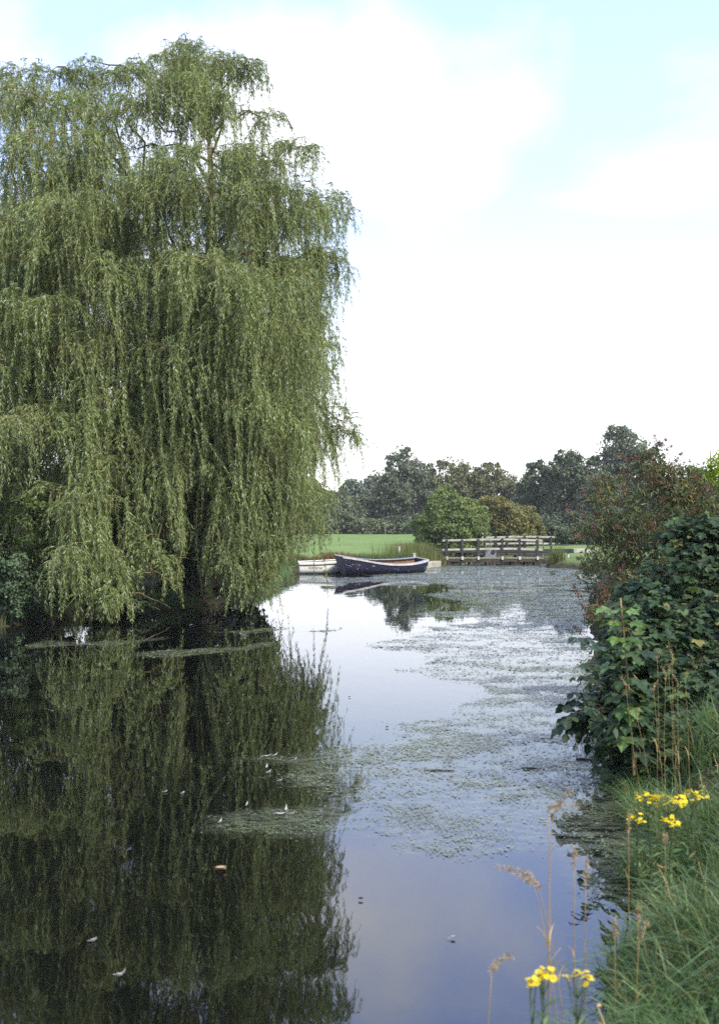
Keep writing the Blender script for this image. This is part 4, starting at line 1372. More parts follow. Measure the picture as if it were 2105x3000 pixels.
def stalk(label, base, tip, head_len, droop, r=0.0028, group=STK, thick=0.012, name='grass_stalk', bend=(0, 0, 0), cat='grass stalk', hn=90):
    base, tip = np.asarray(base, float), np.asarray(tip, float)
    t = thing(name, label, cat, base, group)
    p = branch_pts(base, tip, bend, 9, 0.012)
    sb = MB()
    sb.tube(p, np.linspace(r, r * 0.55, 9), 5, 0.3)
    obj('stem', sb.mesh('stem', M['straw'], True, base), t)
    hd = norm(p[-1] - p[-2])
    dv = np.asarray(droop, float)
    s = np.linspace(0, 1, 7)
    hp = p[-1] + (hd * s[:, None] * 0.55 + dv * (s ** 1.7)[:, None]) * head_len
    b = MB()
    b.tube(hp, np.linspace(r * 0.5, r * 0.2, 7), 4, 0.2, 0, False)
    ss = rng.random(hn)
    o = np.stack([np.interp(ss, s, hp[:, k_]) for k_ in range(3)], 1)
    d = norm(np.gradient(hp, axis=0)[np.minimum(6, (ss * 6).astype(int))] + norm(rng.normal(size=(hn, 3))) * 0.55)
    b.leaves(o + rng.normal(0, thick * 0.22, (hn, 3)), d, rng.normal(size=(hn, 3)), 0.020, 0.0045, T_WILLOW)
    # a dry leaf sheath half way up
    q = p[4]
    b2 = MB()
    ribbon_blades(b2, q[None], np.array([0.16]), rng.normal(0, 0.08, (1, 2)), np.array([0.007]), 4, 0.8)
    obj('leaf', b2.mesh('leaf', M['straw'], False, base), t)
    obj('seed_head', b.mesh('seed_head', M['seed'], False, base), t)


def gp(px, Y, dz=-0.02):
    x = (px - CX) / F * Y
    return np.array((x, Y, max(gz_at(x, Y), 0.0) + dz))


stalk('tallest pale stalk with plume drooping right, in the open water view', gp(1594, 5.0), at(1617, 2400, 5.0), 0.20, (0.42, 0, 0.12))
stalk('second tall pale stalk whose plume nods right just beside the tallest', gp(1610, 4.9), at(1606, 2372, 4.9), 0.15, (0.9, 0, -0.45))
stalk('pale stalk bent left with fluffy tan plume over blue water', gp(1640, 4.9), at(1560, 2578, 4.9), 0.15, (-0.9, 0, -0.15), bend=(0.05, 0, 0.02), thick=0.02, hn=160)
stalk('thin leaning stalk with small second plume below the fluffy one', gp(1668, 5.0), at(1578, 2600, 5.0), 0.09, (-0.9, 0, -0.05), bend=(0.03, 0, 0.02))
stalk('reddish straight stalk with narrow head right of the tall pair', gp(1685, 5.3), at(1680, 2540, 5.3), 0.12, (0.05, 0, 0.2))
stalk('short stalk with upright head beside the grass margin', gp(1712, 5.3), at(1714, 2580, 5.3), 0.13, (0.06, 0, 0.3))
stalk('low brown plume leaning right at bottom of the blue water', gp(1400, 4.3), at(1440, 2845, 4.3), 0.10, (0.7, 0, 0.1), thick=0.014)
stalk('pale pointed head standing before dark bush base', gp(1842, 6.6), at(1839, 2440, 6.6), 0.13, (0.02, 0, 0.45), thick=0.014)
stalk('tan head in the grass at right edge below yellow flowers', gp(1945, 6.4), at(1946, 2470, 6.4), 0.07, (0.05, 0, 0.3), thick=0.012)
stalk('orange tan head low in the grass right of the open water', gp(1868, 5.6), at(1868, 2700, 5.6), 0.09, (0.0, 0, 0.4), thick=0.014)
stalk('pale head deep in the lower right grass', gp(1800, 5.2), at(1800, 2740, 5.2), 0.10, (-0.05, 0, 0.35), thick=0.012)
stalk('straw coloured head leaning over lower right grass', gp(1850, 5.0), at(1870, 2760, 5.0), 0.11, (0.3, 0, 0.3), thick=0.012)
for q, (px, pt, lean) in enumerate(((1895, 1890, 18), (1932, 1900, 10), (1950, 1905, 4), (1965, 1870, 2), (1905, 2010, -26), (1880, 1935, -30), (1922, 1960, -6), (1975, 1960, 6), (1990, 1900, 10))):
    lab = ['golden straw stem crossing left of the others in front of bushes', 'golden straw stem second of the bunch at right edge', 'golden straw stem in the middle of the bunch at right edge', 'tallest golden straw stem at right edge by bushes',
           'low golden straw stem leaning out left over dark leaves', 'golden straw stem leaning left towards the sapling', 'short golden straw stem inside the right edge bunch', 'golden straw stem close to the right border', 'golden straw stem outermost right of the bunch'][q]
    stalk(lab, gp(px + 25, 8.6), at(px + lean * 1.6, pt + 40 + (q * 37) % 50, 8.6), 0.09 + 0.012 * (q % 4), (0.35 * (-1) ** q, 0, 0.1 + 0.05 * (q % 3)), 0.0019, 'golden straw stems by the bushes', 0.005, 'straw_stem', bend=(0.03 * (-1) ** q, 0, 0), cat='grass stem', hn=40)

# ragwort
def flower_mesh():
    b = MB()
    k = 11
    a = np.arange(k) * 2 * math.pi / k
    d = np.stack([np.cos(a), np.sin(a), np.full(k, 0.12)], 1)
    b.leaves(d * 0.003, d, np.tile((0, 0, 1.0), (k, 1)), 0.0105, 0.0048, T_WILLOW)
    an = np.arange(7) * 2 * math.pi / 7
    v = np.vstack([np.stack([0.0042 * np.cos(an), 0.0042 * np.sin(an), np.zeros(7)], 1), [(0, 0, 0.0028)]])
    b.add(v, np.array([(i_, (i_ + 1) % 7, 7) for i_ in range(7)]), 0.5, 1)
    return b.mesh('flower', [M['ragwort'], M['ragwort_eye']])


FLOWER = flower_mesh()


def ragwort(label, base, top, n_fl, spread):
    base, top = np.asarray(base, float), np.asarray(top, float)
    t = thing('ragwort_plant', label, 'wildflower', base, 'yellow ragwort on the near bank')
    sb, lf = MB(), MB()
    p = branch_pts(base, top, (0, 0, 0), 8, 0.02)
    sb.tube(p, np.linspace(0.005, 0.003, 8), 5)
    for q in range(n_fl):
        a = rng.uniform(0, 6.28)
        r = spread * math.sqrt(rng.random())
        e_ = top + np.array((math.cos(a) * r, math.sin(a) * r, rng.normal(0, 0.014) - 0.25 * r))
        tw = branch_pts(p[5 + q % 3], e_, (0, 0, -0.02), 5, 0.03)
        sb.tube(tw, np.linspace(0.0022, 0.0014, 5), 3, cap=False)
        o = obj('flower', FLOWER, t, loc=tuple(e_ - base))
        o.rotation_euler = (rng.normal(0.25, 0.35), rng.normal(0, 0.35), a)
        s = rng.uniform(0.95, 1.5)
        o.scale = (s, s, s)
    m = 46
    tt = rng.random(m) * 0.8
    o_ = np.stack([np.interp(tt, np.linspace(0, 1, 8), p[:, k_]) for k_ in range(3)], 1)
    a = rng.uniform(0, 6.28, m)
    lf.leaves(o_, np.stack([np.cos(a), np.sin(a), np.full(m, 0.5)], 1), np.tile((0, 0, 1.0), (m, 1)) + rng.normal(0, 0.3, (m, 3)), rng.uniform(0.05, 0.10, m), 0.022, T_WILLOW)
    obj('stem', sb.mesh('stem', M['stem_green'], True, base), t)
    obj('foliage', lf.mesh('foliage', M['grass'], False, base), t, kind='stuff')


ragwort('yellow ragwort at right edge with the widest flower head', gp(1945, 7.0), at(1955, 2335, 7.0), 46, 0.12)
ragwort('ragwort with tall yellow head left of the widest one', gp(1915, 7.1), at(1890, 2330, 7.1), 30, 0.085)
ragwort('small ragwort with low yellow head against the dark water margin', gp(1880, 6.9), at(1862, 2395, 6.9), 18, 0.05)
ragwort('ragwort head low at right edge under the taller flowers', gp(1965, 6.7), at(1962, 2405, 6.7), 20, 0.055)
ragwort('ragwort half hidden beyond the widest yellow head', gp(2010, 7.2), at(2025, 2320, 7.2), 30, 0.10)
ragwort('ragwort at bottom edge with flowers against blue water', gp(1600, 4.4), at(1590, 2845, 4.4), 18, 0.05)
ragwort('ragwort at bottom edge between stalks and grass', gp(1680, 4.4), at(1690, 2850, 4.4), 18, 0.052)
ragwort('faded ragwort lowest at bottom edge beside blue water', gp(1562, 4.3), at(1556, 2868, 4.3), 9, 0.03)

# ================================================================== far bank: sedges
SEDGE = []
b = MB()
n = 17000
t = rng.random(n)
k = np.array([(-4.6, 53), (-3.9, 58.8), (-3.2, 61.2), (-1, 62.2), (2.2, 63.2), (3.6, 64.0), (4.4, 67.0)])
cum_ = np.r_[0, np.cumsum(np.linalg.norm(np.diff(k, axis=0), axis=1))]
cum_ /= cum_[-1]
off = np.abs(rng.normal(0, 0.9, n))
P = np.stack([np.interp(t, cum_, k[:, 0]) - off * 0.35, np.interp(t, cum_, k[:, 1]) + off * 0.9], 1)
hz = ground_height(P)
ok = hz > 0.05
P, hz, t = P[ok], hz[ok], t[ok]
n = len(P)
tf_ = fbm(P[:, 0] * 0.8, P[:, 1] * 0.5, 91, 3)
hh = rng.uniform(0.2, 0.6, n) * np.clip(tf_ * 2.0, 0.4, 1.35)
rn = np.clip(rng.random(n) * 0.55 + (fbm(P[:, 0] * 0.55 + 7, P[:, 1] * 0.2, 95, 3) - 0.40) * 1.9 + np.where(P[:, 0] < -0.3, 0.28, -0.05), 0, 1)
ribbon_blades(b, np.column_stack([P, hz - 0.02]), hh, rng.normal(0, 0.16, (n, 2)), rng.uniform(0.012, 0.03, n), 3, 0.3, rnd=rn)
obj('bank_sedge', b.mesh('bank_sedge', M['sedge']), kind='stuff', label='brown and green sedge along the far left bank behind the boats', cat='sedge')
b = MB()
# rough growth to the left of the bridge, on the far side and at the right abutment
for (cx_, cy_, sx_, sy_, nn, h0, h1) in ((3.6, 68.2, 0.9, 1.3, 2200, 0.4, 1.2), (4.6, 80, 1.2, 2.5, 1600, 0.3, 0.9), (11.75, 67.3, 0.22, 0.3, 420, 0.5, 1.15)):
    P = np.stack([rng.normal(cx_, sx_, nn), rng.normal(cy_, sy_, nn)], 1)
    hz = ground_height(P)
    ok = hz > 0.0
    P, hz = P[ok], hz[ok]
    n = len(P)
    ribbon_blades(b, np.column_stack([P, hz - 0.02]), rng.uniform(h0, h1, n), rng.normal(0, 0.2, (n, 2)), rng.uniform(0.015, 0.04, n), 3, 0.3, rnd=np.clip(rng.random(n) * 0.75, 0, 1))
obj('rough_grass', b.mesh('rough_grass', M['sedge']), kind='stuff', label='rough tall yellow green grass round both ends of the footbridge', cat='grass')
# left bank under the willow
b = MB()
n = 9000
t = rng.random(n)
k = np.array(L_BANK[3:12], float)
cum_ = np.r_[0, np.cumsum(np.linalg.norm(np.diff(k, axis=0), axis=1))]
cum_ /= cum_[-1]
off = np.abs(rng.normal(0, 0.7, n)) + 0.1
P = np.stack([np.interp(t, cum_, k[:, 0]) - off * 0.8, np.interp(t, cum_, k[:, 1]) + off * 0.5], 1)
hz = ground_height(P)
ok = hz > 0.02
P, hz = P[ok], hz[ok]
n = len(P)
ribbon_blades(b, np.column_stack([P, hz - 0.02]), rng.uniform(0.15, 0.5, n), rng.normal(0, 0.14, (n, 2)), rng.uniform(0.008, 0.02, n), 3, 0.5, rnd=rng.random(n) * 0.8)
obj('willow_bank_grass', b.mesh('willow_bank_grass', M['grass']), kind='stuff', label='short grass along the shaded left bank under the willow', cat='grass')

# ================================================================== trees behind the field
def tree_px(name, label, px, py_top, Y, width_px, mat, base_py=None, **k):
    x = (px - CX) / F * Y
    gz0 = gz_at(x, Y)
    h = (H - (py_top - HY) / F * Y - gz0) * 1.03
    return make_tree(name, label, (x, Y, gz0), h, width_px / F * Y, mat, **k)[1]


nt_ = 0
nt_ += tree_px('hedge_tree', 'rounded dull green tree just right of the willow at field edge', 985, 1442, 186, 150, 'hedge_leaf', n_leaf=9000, n_clump=70, lsize=0.5, low_frac=0.0)
nt_ += tree_px('hedge_tree', 'low dull green tree second right of the willow at field edge', 1075, 1452, 184, 130, 'hedge_leaf', n_leaf=8000, n_clump=60, lsize=0.5, low_frac=0.0)
nt_ += tree_px('grey_willow_tree', 'pale grey tree peeping over the low hedge trees', 1060, 1408, 214, 120, 'grey_leaf', n_leaf=8000, n_clump=60, lsize=0.55, low_frac=0.1)
nt_ += tree_px('grey_willow_tree', 'pale grey tree left of the tall loose one at back', 1115, 1385, 216, 100, 'grey_leaf', n_leaf=7000, n_clump=50, lsize=0.55, low_frac=0.1)
nt_ += tree_px('ivy_clad_tree', 'narrow very dark tree in front of the tall loose one', 1150, 1392, 180, 86, 'oak_leaf', n_leaf=9000, n_clump=70, lsize=0.42, low_frac=0.0)
nt_ += tree_px('poplar_tree', 'tall loose grey green tree with pointed top left of the bridge', 1198, 1318, 194, 130, 'poplar_leaf', n_leaf=9000, n_clump=90, lsize=0.5, low_frac=0.05, clump=0.22, shell=0.35, lump=0.3)
nt_ += tree_px('poplar_tree', 'lower grey green tree leaning on the right of the pointed tall one', 1262, 1385, 192, 100, 'poplar_leaf', n_leaf=7000, n_clump=60, lsize=0.5, low_frac=0.05)
nt_ += tree_px('maple_tree', 'brownish green broad tree rising behind the pale hawthorn', 1345, 1342, 192, 150, 'autumn_leaf', n_leaf=11000, n_clump=80, lsize=0.48, low_frac=0.08, clump=0.22)
nt_ += tree_px('maple_tree', 'brownish green tree right of the broad one behind yellow bush', 1450, 1362, 190, 140, 'autumn_leaf', n_leaf=10000, n_clump=80, lsize=0.48, low_frac=0.05, clump=0.22)
nt_ += tree_px('maple_tree', 'smaller brownish tree closing the gap before the dark oaks', 1522, 1420, 186, 90, 'autumn_leaf', n_leaf=7000, n_clump=60, lsize=0.45, low_frac=0.0)
nt_ += tree_px('oak_tree', 'dark blue green oak directly above the bridge end', 1590, 1365, 165, 130, 'oak_leaf', n_leaf=12000, n_clump=90, lsize=0.42, low_frac=0.05, clump=0.22)
nt_ += tree_px('oak_tree', 'dark oak with high rounded top right of the bridge', 1685, 1322, 160, 150, 'oak_leaf', n_leaf=13000, n_clump=95, lsize=0.42, low_frac=0.05, clump=0.22)
nt_ += tree_px('ash_tree', 'tallest grey green tree above the panicle bush', 1838, 1255, 175, 175, 'poplar_leaf', n_leaf=13000, n_clump=100, lsize=0.45, low_frac=0.12, clump=0.2)
nt_ += tree_px('oak_tree', 'dark oak hidden low behind the panicle bush', 1770, 1385, 150, 130, 'oak_leaf', n_leaf=9000, n_clump=70, lsize=0.42, low_frac=0.0)
nt_ += tree_px('oak_tree', 'dark oak at right edge behind the conifer', 1930, 1420, 150, 150, 'oak_leaf', n_leaf=9000, n_clump=70, lsize=0.42, low_frac=0.0)
nt_ += tree_px('oak_tree', 'dark oak farthest right beyond the conifer', 2060, 1370, 160, 160, 'oak_leaf', n_leaf=9000, n_clump=70, lsize=0.42, low_frac=0.0)
for q, px in enumerate((-60, 120, 300, 480, 640, 790, 890)):
    nt_ += tree_px('hedge_tree', ['dull green field tree farthest left behind the willow', 'dull green field tree behind the willow left edge', 'dull green field tree behind left willow strands', 'dull green field tree behind middle willow strands', 'dull green field tree behind ivy clad trunk',
                                   'dull green field tree behind right willow strands', 'dull green field tree glimpsed through the last willow strands'][q], px, 1430 + (q * 37) % 40, 188 + q, 190, 'hedge_leaf', n_leaf=5000, n_clump=50, lsize=0.6, low_frac=0.0)
for q, px in enumerate((-40, 110, 260, 410, 560, 700, 830, 930, 1010, 1090, 1170, 1250, 1330, 1420, 1510, 1600, 1700, 1800, 1900, 2000, 2100)):
    side_ = ['farthest left in the frame border', 'beyond the willow left edge', 'behind left willow strands', 'behind left middle willow strands', 'behind the ivy clad trunk', 'behind middle right willow strands', 'behind right willow strands', 'just right of the hanging strands',
             'under the rounded dull green tree', 'under the pale grey trees', 'at the foot of the dark narrow tree', 'below the pointed tall tree', 'behind the bright hawthorn', 'behind the yellowish bush', 'between yellowish bush and dark oaks', 'under the dark oak above bridge end',
             'under the high rounded oak', 'behind the panicle bush', 'behind the conifer', 'behind the sycamore bush', 'farthest right in the frame border'][q]
    nt_ += tree_px('undergrowth', 'dark undergrowth along the field edge ' + side_, px, 1490 + (q * 53) % 30, (176 if px < 1560 else 150) + q % 3, 120, 'hedge_leaf' if px < 1100 else 'oak_leaf', n_leaf=2600, n_clump=26, lsize=0.5, low_frac=-0.05, cat='bush', group='undergrowth along the field edge', trunk_r=0.1, depth=5)
GB = 'bushes near the footbridge'
nt_ += tree_px('hawthorn_bush', 'bright green rounded hawthorn left of the footbridge', 1335, 1438, 98, 170, 'thorn_leaf', n_leaf=11000, n_clump=80, lsize=0.24, low_frac=0.0, group=GB, cat='bush', clump=0.24, trunk_r=0.12)
nt_ += tree_px('hawthorn_bush', 'darker low green bush at left foot of the hawthorn', 1272, 1500, 102, 90, 'hedge_leaf', n_leaf=5000, n_clump=45, lsize=0.24, low_frac=0.0, group=GB, cat='bush', trunk_r=0.1)
nt_ += tree_px('sallow_bush', 'yellowish olive rounded bush behind the footbridge middle', 1468, 1458, 104, 160, 'yellow_leaf', n_leaf=11000, n_clump=80, lsize=0.22, low_frac=0.0, group=GB, cat='bush', trunk_r=0.1)
nt_ += tree_px('sallow_bush', 'smaller olive bush right of the yellowish one', 1535, 1500, 106, 90, 'yellow_leaf', n_leaf=6000, n_clump=45, lsize=0.22, low_frac=0.0, group=GB, cat='bush', trunk_r=0.1)
nt_ += tree_px('scrub_bush', 'dark low scrub behind the right end of the footbridge', 1600, 1520, 110, 130, 'oak_leaf', n_leaf=7000, n_clump=60, lsize=0.22, low_frac=0.0, group=GB, cat='bush', trunk_r=0.1)
nt_ += tree_px('scrub_bush', 'dark low scrub right of the beam with white end', 1705, 1505, 112, 150, 'oak_leaf', n_leaf=7000, n_clump=60, lsize=0.22, low_frac=0.0, group=GB, cat='bush', trunk_r=0.1)
nt_ += tree_px('scrub_bush', 'dark scrub behind the panicle bush at right', 1840, 1490, 112, 170, 'oak_leaf', n_leaf=6000, n_clump=60, lsize=0.24, low_frac=0.0, group=GB, cat='bush', trunk_r=0.1)
nt_ += tree_px('scrub_bush', 'dark scrub farthest right beyond the sycamore bush', 2010, 1490, 112, 190, 'oak_leaf', n_leaf=5000, n_clump=60, lsize=0.26, low_frac=0.0, group=GB, cat='bush', trunk_r=0.1)
TRI['trees'] = nt_


# ================================================================== boats
def loft(b, rows, mi=0, flip=False, rnd=0.5):
    rows = np.asarray(rows, float)
    m_, n_ = rows.shape[:2]
    i_, j_ = np.meshgrid(np.arange(m_ - 1), np.arange(n_ - 1), indexing='ij')
    k_ = (i_ * n_ + j_).ravel()
    f = np.stack([k_, k_ + 1, k_ + n_ + 1, k_ + n_], 1)
    b.add(rows.reshape(-1, 3), f[:, ::-1] if flip else f, rnd, mi)


def boat(name, label, pos, ang, L, st, mats, bow_w, rake, thwarts=(0.42, 0.66), roll=0.0):
    """st: (t, half beam at gunwale, sheer height, half beam at the waterline); bow at local x = 0, stern at x = L"""
    root = thing(name, label, 'boat', (*pos, 0), 'moored rowing boats')
    root.rotation_euler = (roll, 0, ang)
    T = np.linspace(0, 1, 22)
    hb = np.interp(T, [s[0] for s in st], [s[1] for s in st])
    sh = np.interp(T, [s[0] for s in st], [s[2] for s in st])
    wb = np.interp(T, [s[0] for s in st], [s[3] for s in st])
    for _ in range(2):
        for arr in (hb, sh, wb):
            arr[1:-1] = 0.25 * arr[:-2] + 0.5 * arr[1:-1] + 0.25 * arr[2:]
    draft = 0.16

    def section(k_, inset=0.0, n_=9, side=1):
        q = np.linspace(0, 1, n_)                  # 0 gunwale, 1 keel
        z = sh[k_] - inset * 0 + (-draft - sh[k_]) * q
        y = hb[k_] * (1 - q ** 5) * 0.55 + (hb[k_] + (wb[k_] - hb[k_]) * np.clip(q * 1.25, 0, 1)) * (1 - q ** 6) * 0.45
        y = np.maximum(y - inset, 0.0)
        xs = T[k_] * L - rake * (1 - T[k_]) ** 6 * (1 - q) + 0.10 * T[k_] ** 8 * (1 - q)
        return np.stack([xs + inset * (1.2 if k_ == 0 else 0) - inset * (1.2 if k_ == len(T) - 1 else 0), side * y, z + inset * 0.6 * q], 1)
    b = MB()
    for side in (-1, 1):
        loft(b, [section(k_, 0, side=side) for k_ in range(len(T))], 0, side < 0)
    hull = obj('hull', b.mesh('hull', M[mats['hull']], True), root)
    b = MB()
    for side in (-1, 1):
        loft(b, [section(k_, 0.03, side=side) for k_ in range(len(T))], 0, side > 0)
    # floor boards
    obj('inner_planking', b.mesh('inner_planking', M[mats['inner']], True), root)
    for k_, nm, mt in ((0, 'bow_transom', mats['bow']), (len(T) - 1, 'stern_transom', mats['stern'])):
        a, c = section(k_, 0.0, side=-1), section(k_, 0.0, side=1)
        off = np.array((-0.012 if k_ == 0 else 0.012, 0, 0))
        inn = np.array((0.045 if k_ == 0 else -0.045, 0, 0))
        b = MB()
        loft(b, [a + off, (a + c) / 2 + off, c + off], 0, k_ == 0)
        loft(b, [a + inn, (a + c) / 2 + inn, c + inn], 0, k_ != 0)
        obj(nm, b.mesh(nm, M[mt]), root)
    # gunwale: rubbing strake outside, capping on top
    for side in (-1, 1):
        g = np.array([section(k_, 0, side=side)[0] for k_ in range(len(T))])
        b = MB()
        o1, o2 = g + (0, side * 0.04, 0.03), g + (0, side * 0.035, -0.05)
        i1, i2 = g + (0, side * 0.021, 0.031), g + (0, -side * 0.002, -0.05)
        loft(b, [o2, o1], 0, side > 0)
        loft(b, [i2, o2], 0, side > 0)
        loft(b, [o1, i1], 0, side > 0)
        obj('rubbing_strake', b.mesh('rubbing_strake', M[mats['strake']], False), root)
        b = MB()
        cw = 0.15 if mats['hull'] == 'hull_blue' else 0.075
        c1, c2 = g + (0, side * 0.02, 0.034), g + (0, -side * 1, 0) * np.minimum(cw, hb * 0.6)[:, None] + (0, 0, 0.034)
        d1, d2 = g + (0, side * 0.02, 0.013), c2 - (0, 0, 0.029)
        loft(b, [d1, c1], 0, side > 0)
        loft(b, [c1, c2], 0, side > 0)
        loft(b, [c2, d2], 0, side > 0)
        obj('gunwale_cap', b.mesh('gunwale_cap', M[mats['cap']], False), root)
    for k_, nm in ((0, 'bow_cap'), (len(T) - 1, 'stern_cap')):
        g1, g2 = section(k_, 0, side=-1)[0], section(k_, 0, side=1)[0]
        b = MB()
        b.beam(g1 + (0.02 if k_ == 0 else -0.02, 0, 0.02), g2 + (0.02 if k_ == 0 else -0.02, 0, 0.02), 0.07, 0.05)
        obj(nm, b.mesh(nm, M[mats['strake']]), root)
    for q in thwarts:
        k_ = int(q * (len(T) - 1))
        y = float(np.interp(-sh[k_] * 0.45, -section(k_, 0.05)[:, 2], section(k_, 0.05)[:, 1])) - 0.03
        b = MB()
        b.box((T[k_] * L, 0, sh[k_] * 0.45), (0.26, 2 * y, 0.035))
        obj('thwart', b.mesh('thwart', M[mats['inner']]), root)
    b = MB()
    for q in range(5):
        b.box((L * 0.5, (q - 2) * 0.16, -0.05), (L * 0.62, 0.145, 0.02))
    obj('floor_boards', b.mesh('floor_boards', M[mats['inner']]), root)
    for q in range(7):
        k_ = 4 + q * 2
        b = MB()
        for side in (-1, 1):
            s_ = section(k_, 0.042, side=side)[:7]
            b.tube(s_, 0.014, 4, cap=False)
        obj('rib', b.mesh('rib', M[mats['inner']]), root)
    return root, section


BOW = np.array((-0.72, 56.0))
STERN = np.array((3.15, 59.2))
dv = STERN - BOW
blue, _s = boat('rowing_boat', 'dark blue wooden boat with high flared bow and brown inside', tuple(BOW), math.atan2(dv[1], dv[0]), float(np.linalg.norm(dv)),
                [(0, 0.34, 0.92, 0.13), (0.12, 0.62, 0.82, 0.40), (0.3, 0.84, 0.64, 0.66), (0.5, 0.92, 0.55, 0.74), (0.75, 0.84, 0.55, 0.66), (0.92, 0.66, 0.62, 0.5), (1, 0.52, 0.68, 0.36)],
                dict(hull='hull_blue', inner='varnish', bow='hull_grey', stern='hull_blue', strake='gunwale', cap='gunwale_blue'), 0.6, 0.50, roll=R(6.5))
WB = np.array((-3.05, 57.25))
WS = np.array((-0.2, 57.6))
dv = WS - WB
wang = math.atan2(dv[1], dv[0])
white, wsec = boat('rowing_boat', 'white dinghy with dark lettering moored behind the blue boat bow', tuple(WB), wang, float(np.linalg.norm(dv)),
                   [(0, 0.52, 0.54, 0.53), (0.3, 0.66, 0.56, 0.66), (0.7, 0.60, 0.63, 0.58), (0.93, 0.45, 0.68, 0.42), (1, 0.30, 0.70, 0.26)],
                   dict(hull='hull_white', inner='hull_white', bow='hull_white', stern='hull_white', strake='hull_white', cap='hull_white'), 0.5, 0.04, (0.3, 0.6), roll=R(4))
# its name on the side
cu = bpy.data.curves.new('lettering', 'FONT')
cu.body = 'WHITESTAR'
cu.size = 0.175
cu.shear = 0.25
cu.extrude = 0.002
cu.align_x = 'LEFT'
tmp = bpy.data.objects.new('tmp', cu)
col.objects.link(tmp)
bpy.context.view_layer.update()
me_t = bpy.data.meshes.new_from_object(tmp.evaluated_get(bpy.context.evaluated_depsgraph_get()))
bpy.data.objects.remove(tmp)
me_t.name = 'lettering'
me_t.materials.clear()
me_t.materials.append(M['black_paint'])
co = np.zeros(len(me_t.vertices) * 3)
me_t.vertices.foreach_get('co', co)
co = co.reshape(-1, 3)
# wrap the flat letters onto the near side of the hull
Lw = float(np.linalg.norm(dv))
xs = co[:, 0] * 0.74 + 0.40
zs = co[:, 1] * 0.9 + 0.28
grid = np.array([wsec(k_, 0, side=-1) for k_ in range(22)])
ys = np.empty(len(xs))
for q in range(len(xs)):
    rowx = grid[:, 4, 0]
    k_ = int(np.clip(np.searchsorted(rowx, xs[q]) - 1, 0, 20))
    f_ = np.clip((xs[q] - rowx[k_]) / (rowx[k_ + 1] - rowx[k_]), 0, 1)
    ya = np.interp(-zs[q], -grid[k_, :, 2], grid[k_, :, 1])
    yb = np.interp(-zs[q], -grid[k_ + 1, :, 2], grid[k_ + 1, :, 1])
    ys[q] = ya + (yb - ya) * f_
me_t.vertices.foreach_set('co', np.stack([xs, ys - 0.006 - co[:, 2], zs], 1).ravel())
me_t.update()
obj('lettering', me_t, white)
# dark gunwale line and ropes
b = MB()
g = np.array([wsec(k_, 0, side=-1)[0] for k_ in range(22)]) + (0, -0.04, -0.055)
b.tube(g, 0.011, 5)
obj('dark_line', b.mesh('dark_line', M['black_paint']), white)
b = MB()
b.tube(branch_pts(at(938, 1661, 57.0), at(972, 1681, 56.2), (0, 0, -0.12), 10, 0.0), 0.012, 5)
obj('mooring_rope', b.mesh('mooring_rope', M['dark_rope'], True), label='dark slack rope hanging down the side of the white dinghy', cat='rope')
b = MB()
b.tube(branch_pts(at(836, 1663, 57.5), at(878, 1656, 57.1), (0, 0, -0.04), 10, 0.0), 0.014, 5)
obj('mooring_rope', b.mesh('mooring_rope', M['rope'], True), label='pale rope from the white dinghy to the left bank', cat='rope')
# a post and a pale marker behind the stern
for (px, pt, pb_, Y, w, lab) in ((1213, 1623, 1645, 60.6, 0.13, 'short pale mooring post behind the blue boat stern'), (1169, 1603, 1625, 66, 0.10, 'small white marker post in the field edge behind blue boat')):
    p0, p1 = at(px, pt, Y), at(px, pb_, Y)
    b = MB()
    g0 = max(gz_at(p0[0], Y), 0) - 0.3
    b.box((p0[0], Y, (p0[2] + g0) / 2), (w, w, p0[2] - g0))
    b.box((p0[0], Y, p0[2] + 0.015), (w * 1.25, w * 1.25, 0.05))
    obj('marker_post', b.mesh('marker_post', M['white_post']), label=lab, cat='post', group='small posts on the far bank')
b = MB()
p0 = at(1128, 1538, 170)
b.box((p0[0], 170, p0[2] / 2 + 0.7), (0.14, 0.14, 1.9))
obj('fence_post', b.mesh('fence_post', M['grey_wood']), label='lone thin fence post before the dark field trees', cat='post')

# ================================================================== footbridge and lock
BRY = 68.6
def rail_z(py, Y=BRY):
    return H - (py - HY) / F * Y


def bx(px, Y=BRY):
    return (px - CX) / F * Y


def bridge(name, label, Y, rails, posts, z_low, mat_post='black_wood', feet=True):
    x0, x1 = bx(rails[0][0][0], Y), bx(rails[0][-1][0], Y)
    root = thing(name, label, 'footbridge', ((x0 + x1) / 2, Y, 0))
    o0 = np.array(((x0 + x1) / 2, Y, 0))
    for pts in rails:
        for (a, c) in zip(pts[:-1], pts[1:]):
            b = MB()
            A, B = np.array((bx(a[0], Y), Y + 0.076, rail_z(a[1], Y))), np.array((bx(c[0], Y) - 0.015, Y + 0.076, rail_z(c[1], Y)))
            b.beam(A, B, 0.045, 0.118)
            obj('rail', b.mesh('rail', M['rail_white'], False, o0), root)
    for (px, pt) in posts:
        b = MB()
        zt = rail_z(pt, Y)
        b.box((bx(px, Y), Y, (zt + z_low) / 2), (0.13, 0.10, zt - z_low))
        obj('post', b.mesh('post', M[mat_post], False, o0), root)
        if feet:
            b = MB()
            b.box((bx(px, Y), Y - 0.085, z_low + 0.06), (0.13, 0.07, 0.20))
            obj('post_foot', b.mesh('post_foot', M['white_post'], False, o0), root)
    return root, o0


